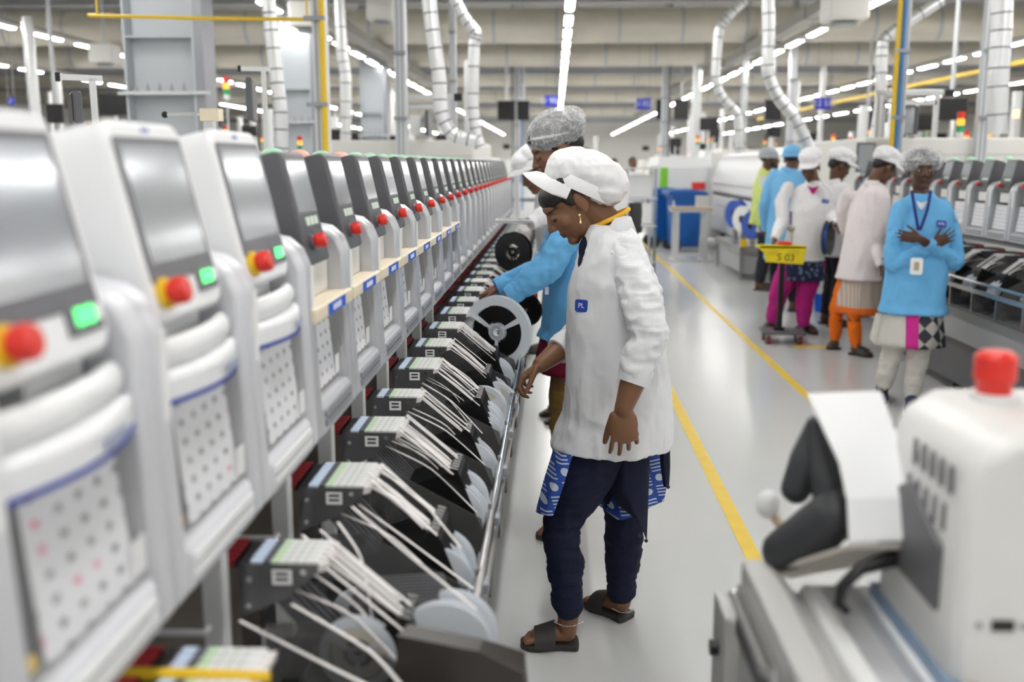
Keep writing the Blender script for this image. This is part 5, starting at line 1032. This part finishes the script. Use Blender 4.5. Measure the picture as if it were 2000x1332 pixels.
cloth_strip('kurta_hem', [[PY(1086, 700, 3.93), PY(1100, 702, 3.90), PY(1118, 700, 3.92)], [PY(1086, 722, 3.93), PY(1100, 724, 3.90), PY(1118, 722, 3.92)]], mat('tan_hem', (.5, .28, .12), .8), Bp, IB, 0)

# ---- C: person with a tray beyond them
J = dict(elL=PY(1062, 420, 5.5), wrL=PY(1040, 434, 5.45), head=PY(1050, 338, 5.65), neck=PY(1070, 372, 5.7))
Cp = person('person in white coat and peaked cap holding a metal tray over the feeders', (PY(1110, 700, 5.7).x, 5.75, 0), R(-80), 1.52, J, head=(30, 0, 0), vox=.008, coat=white_plain, sleeve=.8, pants=cloth('dark_trousers', (.012, .013, .02)), headm=None, eyes_open=False, hands=dict(L=dict(d=(-1, 0, 0), th=(0, -1, 0), n=(0, 0, 1), curl=(.1, .1, .1))))
p = PY(1012, 432, 5.45); t = thing('parts_tray', 'shallow metal parts tray held over the far feeders', 'tray', (p.x, p.y, p.z)); obj('pan', MB().box(-.12, .08, -.07, .07, -.008, .0), 'alu', t); obj('pan_rim', MB().tube([(-.12, -.07, .006), (.08, -.07, .006), (.08, .07, .006), (-.12, .07, .006), (-.12, -.07, .006)], .006, 6), 'alu', t)

# ---- D: woman with crossed arms
Yd = 6.17; J = dict(elR=PY(1744, 520, Yd-.03), wrR=PY(1826, 478, Yd-.16), elL=PY(1866, 512, Yd-.02), wrL=PY(1796, 466, Yd-.20), shR=PY(1754, 412, Yd), shL=PY(1848, 410, Yd+.05), neck=PY(1800, 386, Yd+.02), head=PY(1801, 334, Yd), pelvis=PY(1784, 590, Yd), anR=PY(1726, 758, 6.22), heR=PZ(1722, 772), toR=PZ(1720, 796), knR=PY(1742, 690, 6.2), anL=PY(1780, 778, 6.1), heL=PZ(1778, 790), toL=PZ(1782, 820), knL=PY(1792, 700, 6.12), hipR=PY(1760, 620, Yd), hipL=PY(1808, 620, Yd))
Dp, jd, Td, ID, ld, fd, ctd = person('woman in blue coat and hair net standing with crossed arms', (PZ(1757, 790).x, Yd, 0), R(-16), 1.58, J, head=(2, 8, 0), skin=(.075, .030, .016), skey='dark', vox=.0055, coat=blue_coat, sleeve=.72, hem=PY(1780, 610, Yd).z/1.58, coatw=1.04, coatd=.98, pants=cloth('offwhite_trousers', (.62, .60, .56)), pantw=1.05, kurta=printed('patchwork', (.6, .6, .6), (.45, .43, .40), 'patch'), kurta_hem=PY(1780, 672, Yd).z/1.58, headgear='net', foot=mat('navy_shoe', (.02, .03, .09), .6), gaze=.0035, fold=.007, netw=1.25,
    hands=dict(R=dict(d=(.75, -.1, .5), th=(-.4, 0, .9), n=(0, 1, 0), curl=(.1, .15, .1), spread=.14), L=dict(d=(-.95, .1, .15), th=(0, 0, 1), n=(0, 1, 0), curl=(.2, .3, .3))))
lan = mat('lanyard_navy', (.01, .025, .2), .6)
for pts in ([(1781, 372), (1787, 410), (1794, 450)], [(1818, 372), (1811, 410), (1797, 450)]): cloth_strip('lanyard', [[PY(x-3, y, Yd-.115-.012*i), PY(x, y, Yd-.12-.012*i), PY(x+3, y, Yd-.115-.012*i)] for i, (x, y) in enumerate(pts)], lan, Dp, ID, 0)
p = PY(1790, 520, Yd-.20); patch('id_card', Dp, ID, p, ld, fd, .07, .10, 'paper'); patch('card_print', Dp, ID, p+fd*.003, ld, fd, .028, .05, mat('card_tan', (.45, .38, .28), .6)); s_, n_ = surf(ctd, Dp, 1838, 438); patch('chest_badge', Dp, ID, s_+n_*.004, ld, n_, .06, .045, mat('badge_navy', (.012, .05, .36)), txt='STPL', ts=.02)
cloth_strip('inner_collar', [[PY(1790, 392, Yd-.10), PY(1800, 396, Yd-.105), PY(1812, 392, Yd-.10)], [PY(1795, 405, Yd-.105), PY(1800, 410, Yd-.11), PY(1806, 405, Yd-.105)]], 'cap_white', Dp, ID, 0)
for y in (412, 424): cloth_strip('sleeve_stripe', [[PY(1866, y, Yd-.02), PY(1873, y+1, Yd-.04), PY(1881, y, Yd-.01)], [PY(1866, y+5, Yd-.02), PY(1873, y+6, Yd-.04), PY(1881, y+5, Yd-.01)]], 'cap_white', Dp, ID, 0)
cloth_strip('scarf_end', [[PY(1712, 612, 6.2), PY(1722, 612, 6.17), PY(1735, 612, 6.2)], [PY(1700, 650, 6.22), PY(1714, 655, 6.17), PY(1730, 655, 6.2)], [PY(1698, 662, 6.22), PY(1712, 674, 6.17), PY(1722, 668, 6.2)]], cloth('offwhite_trousers', (.62, .6, .56)), Dp, ID, .02); cloth_strip('scarf_end', [[PY(1828, 612, 6.2), PY(1836, 614, 6.18), PY(1844, 612, 6.2)], [PY(1826, 650, 6.2), PY(1835, 652, 6.18), PY(1843, 650, 6.2)], [PY(1822, 678, 6.2), PY(1832, 680, 6.18), PY(1842, 678, 6.2)]], mat('scarf_grey', (.4, .39, .37), .8), Dp, ID, .02)

# ---- E: woman with orange leggings, back turned
Ye = 8.0; J = dict(head=PY(1726, 330, 8.0), neck=PY(1706, 362, 8.0), anL=PY(1630, 668, 8.1), heL=PZ(1640, 682), toL=PZ(1615, 682), anR=PY(1672, 682, 7.85), heR=PZ(1660, 692), toR=PZ(1702, 698), knL=PY(1634, 600, 8.08), knR=PY(1668, 610, 7.9), pelvis=PY(1682, 530, 8.0), hipL=PY(1655, 550, 8.05), hipR=PY(1690, 550, 7.95), elR=PY(1712, 480, 7.85), wrR=PY(1722, 520, 7.75), elL=PY(1650, 440, 8.25), wrL=PY(1665, 470, 8.45))
Ep = person('woman in white coat and orange leggings, head bent away from the aisle', (PZ(1660, 690).x, Ye, 0), R(112), 1.57, J, head=(38, 0, 0), skin=(.13, .055, .028), skey='mid', vox=.0075, coat=cloth('pink_white_coat', (.80, .74, .75)), sleeve=.8, hem=PY(1680, 545, 8).z/1.57, coatd=1.1, pants=cloth('orange_cloth', (.80, .17, .012)), pantw=.9, kurta=printed('striped_kurta', (.62, .52, .45), (.42, .34, .28), 'stripe'), kurta_hem=PY(1680, 610, 8).z/1.57, eyes_open=False, cap_tilt=-20)
# ---- F: woman with magenta trousers at the trolley
Yf = 8.95; J = dict(head=PY(1583, 328, Yf), neck=PY(1590, 358, Yf+.04), elR=PY(1528, 430, Yf-.02), wrR=PY(1512, 470, Yf-.2), elL=PY(1622, 420, Yf-.02), wrL=PY(1634, 440, Yf-.22), pelvis=PY(1566, 510, Yf), anR=PY(1508, 626, 8.95), heR=PZ(1508, 634), toR=PZ(1500, 648), anL=PY(1568, 635, 8.85), heL=PZ(1562, 640), toL=PZ(1592, 654), knR=PY(1520, 575, 8.93), knL=PY(1572, 575, 8.87), hipR=PY(1545, 520, Yf), hipL=PY(1588, 520, Yf))
Fp, jf, Tf, IF, lf_, ff, ctf = person('woman in white coat and magenta trousers standing behind the yellow board', (PZ(1545, 645).x, Yf, 0), R(-18), 1.62, J, head=(22, -12, 0), skin=(.12, .052, .027), skey='mid2', vox=.0075, coat=white_plain, sleeve=.82, hem=PY(1570, 505, Yf).z/1.62, pants=cloth('magenta', (.46, .02, .22)), pantw=1.25, kurta=printed('navy_floral', (.012, .02, .075), (.22, .30, .45), 'floral'), kurta_hem=PY(1570, 545, Yf).z/1.62, eyes_open=False, cap_tilt=-10)
s_, n_ = surf(ctf, Fp, 1611, 393); patch('chest_badge', Fp, IF, s_+n_*.010, lf_, n_, .06, .035, mat('badge_navy', (.012, .05, .36)), txt='STPL', ts=.018); cloth_strip('magenta_neckline', [[PY(1577, 362, Yf-.10), PY(1588, 366, Yf-.11), PY(1600, 362, Yf-.10)], [PY(1584, 376, Yf-.115), PY(1588, 380, Yf-.12), PY(1592, 376, Yf-.115)]], cloth('magenta', (.46, .02, .22)), Fp, IF, 0)
p = PY(1618, 465, Yf-.25); big_reel('component_reel', p, .15, .04, 'black reel held between the two cap wearers', m='black', rollm='skyblue', tilt=R(60))
# ---- G, H, I: men and a capped worker behind
Yg = 10.3; Gp = person('man in blue gown and blue cap with his back to the aisle', (PY(1535, 500, Yg).x, Yg, 0), R(160), 1.75, dict(head=PY(1548, 312, Yg), neck=PY(1540, 335, Yg)), head=(4, -10, 0), skin=(.15, .065, .033), skey='mid', vox=.009, coat=blue_gown, sleeve=.9, hem=.30, coatd=1.05, pants=cloth('dark_trousers', (.012, .013, .02)), headgear='surgical', headm=blue_gown, hair_back=False)
Yh = 12.0; Hp = person('bearded man in yellow-green shirt and grey hair net', (PZ(1482, 562).x, Yh, 0), R(68), 1.70, dict(head=PY(1504, 312, Yh), elR=PY(1478, 420, Yh-.25), wrR=PY(1486, 440, Yh-.3)), head=(0, 10, 0), skin=(.11, .048, .025), skey='mid2', vox=.009, coat=cloth('lime_shirt', (.62, .72, .22)), sleeve=.72, hem=.46, pants=cloth('charcoal_trousers', (.03, .032, .04)), headgear='surgical', headm=mat('grey_net', (.42, .44, .47), .7), beard=True, hair_back=False)
cloth_strip('white_apron', [[PY(1484, 340, Yh-.22), PY(1496, 345, Yh-.23), PY(1508, 340, Yh-.2)], [PY(1484, 420, Yh-.24), PY(1494, 425, Yh-.25), PY(1505, 420, Yh-.22)], [PY(1476, 452, Yh-.24), PY(1490, 455, Yh-.25), PY(1505, 452, Yh-.22)]], white_plain, Hp[0], Hp[3], .02)
Yi = 9.35; Ip = person('worker in white coat and cap half hidden behind the magenta-trousered woman', (PY(1630, 500, Yi).x, Yi, 0), R(100), 1.60, dict(head=PY(1640, 326, Yi)), head=(25, 0, 0), skin=(.11, .045, .024), skey='mid', vox=.01, coat=white_plain, pants=cloth('dark_trousers', (.012, .013, .02)), eyes_open=False)
for px, Y, lab in (((1236, 312), 19, 'tiny distant worker in white at the far end of the aisle'), ((1200, 318), 24, 'tiny distant worker behind a white machine')):
    p = PY(*px, Y); person(lab, (p.x, Y, 0), R(20), 1.62, None, vox=.014, coat=white_plain, pants=cloth('dark_trousers', (.012, .013, .02)), eyes_open=False, headgear='none')
p = PZ(1065, 690)
for dx, dy, lab in ((0, 0, 'dark sandal on the floor beyond the large reel'), (.07, .12, 'dark sandal just behind the other beyond the large reel')):
    u = sandal(None, Vector((p.x+.03+dx, p.y+dy, 0)), Vector((p.x-.17+dx, p.y-.02+dy, 0)), None); tag(u, lab, 'sandal', 'sandals beyond the large reel')
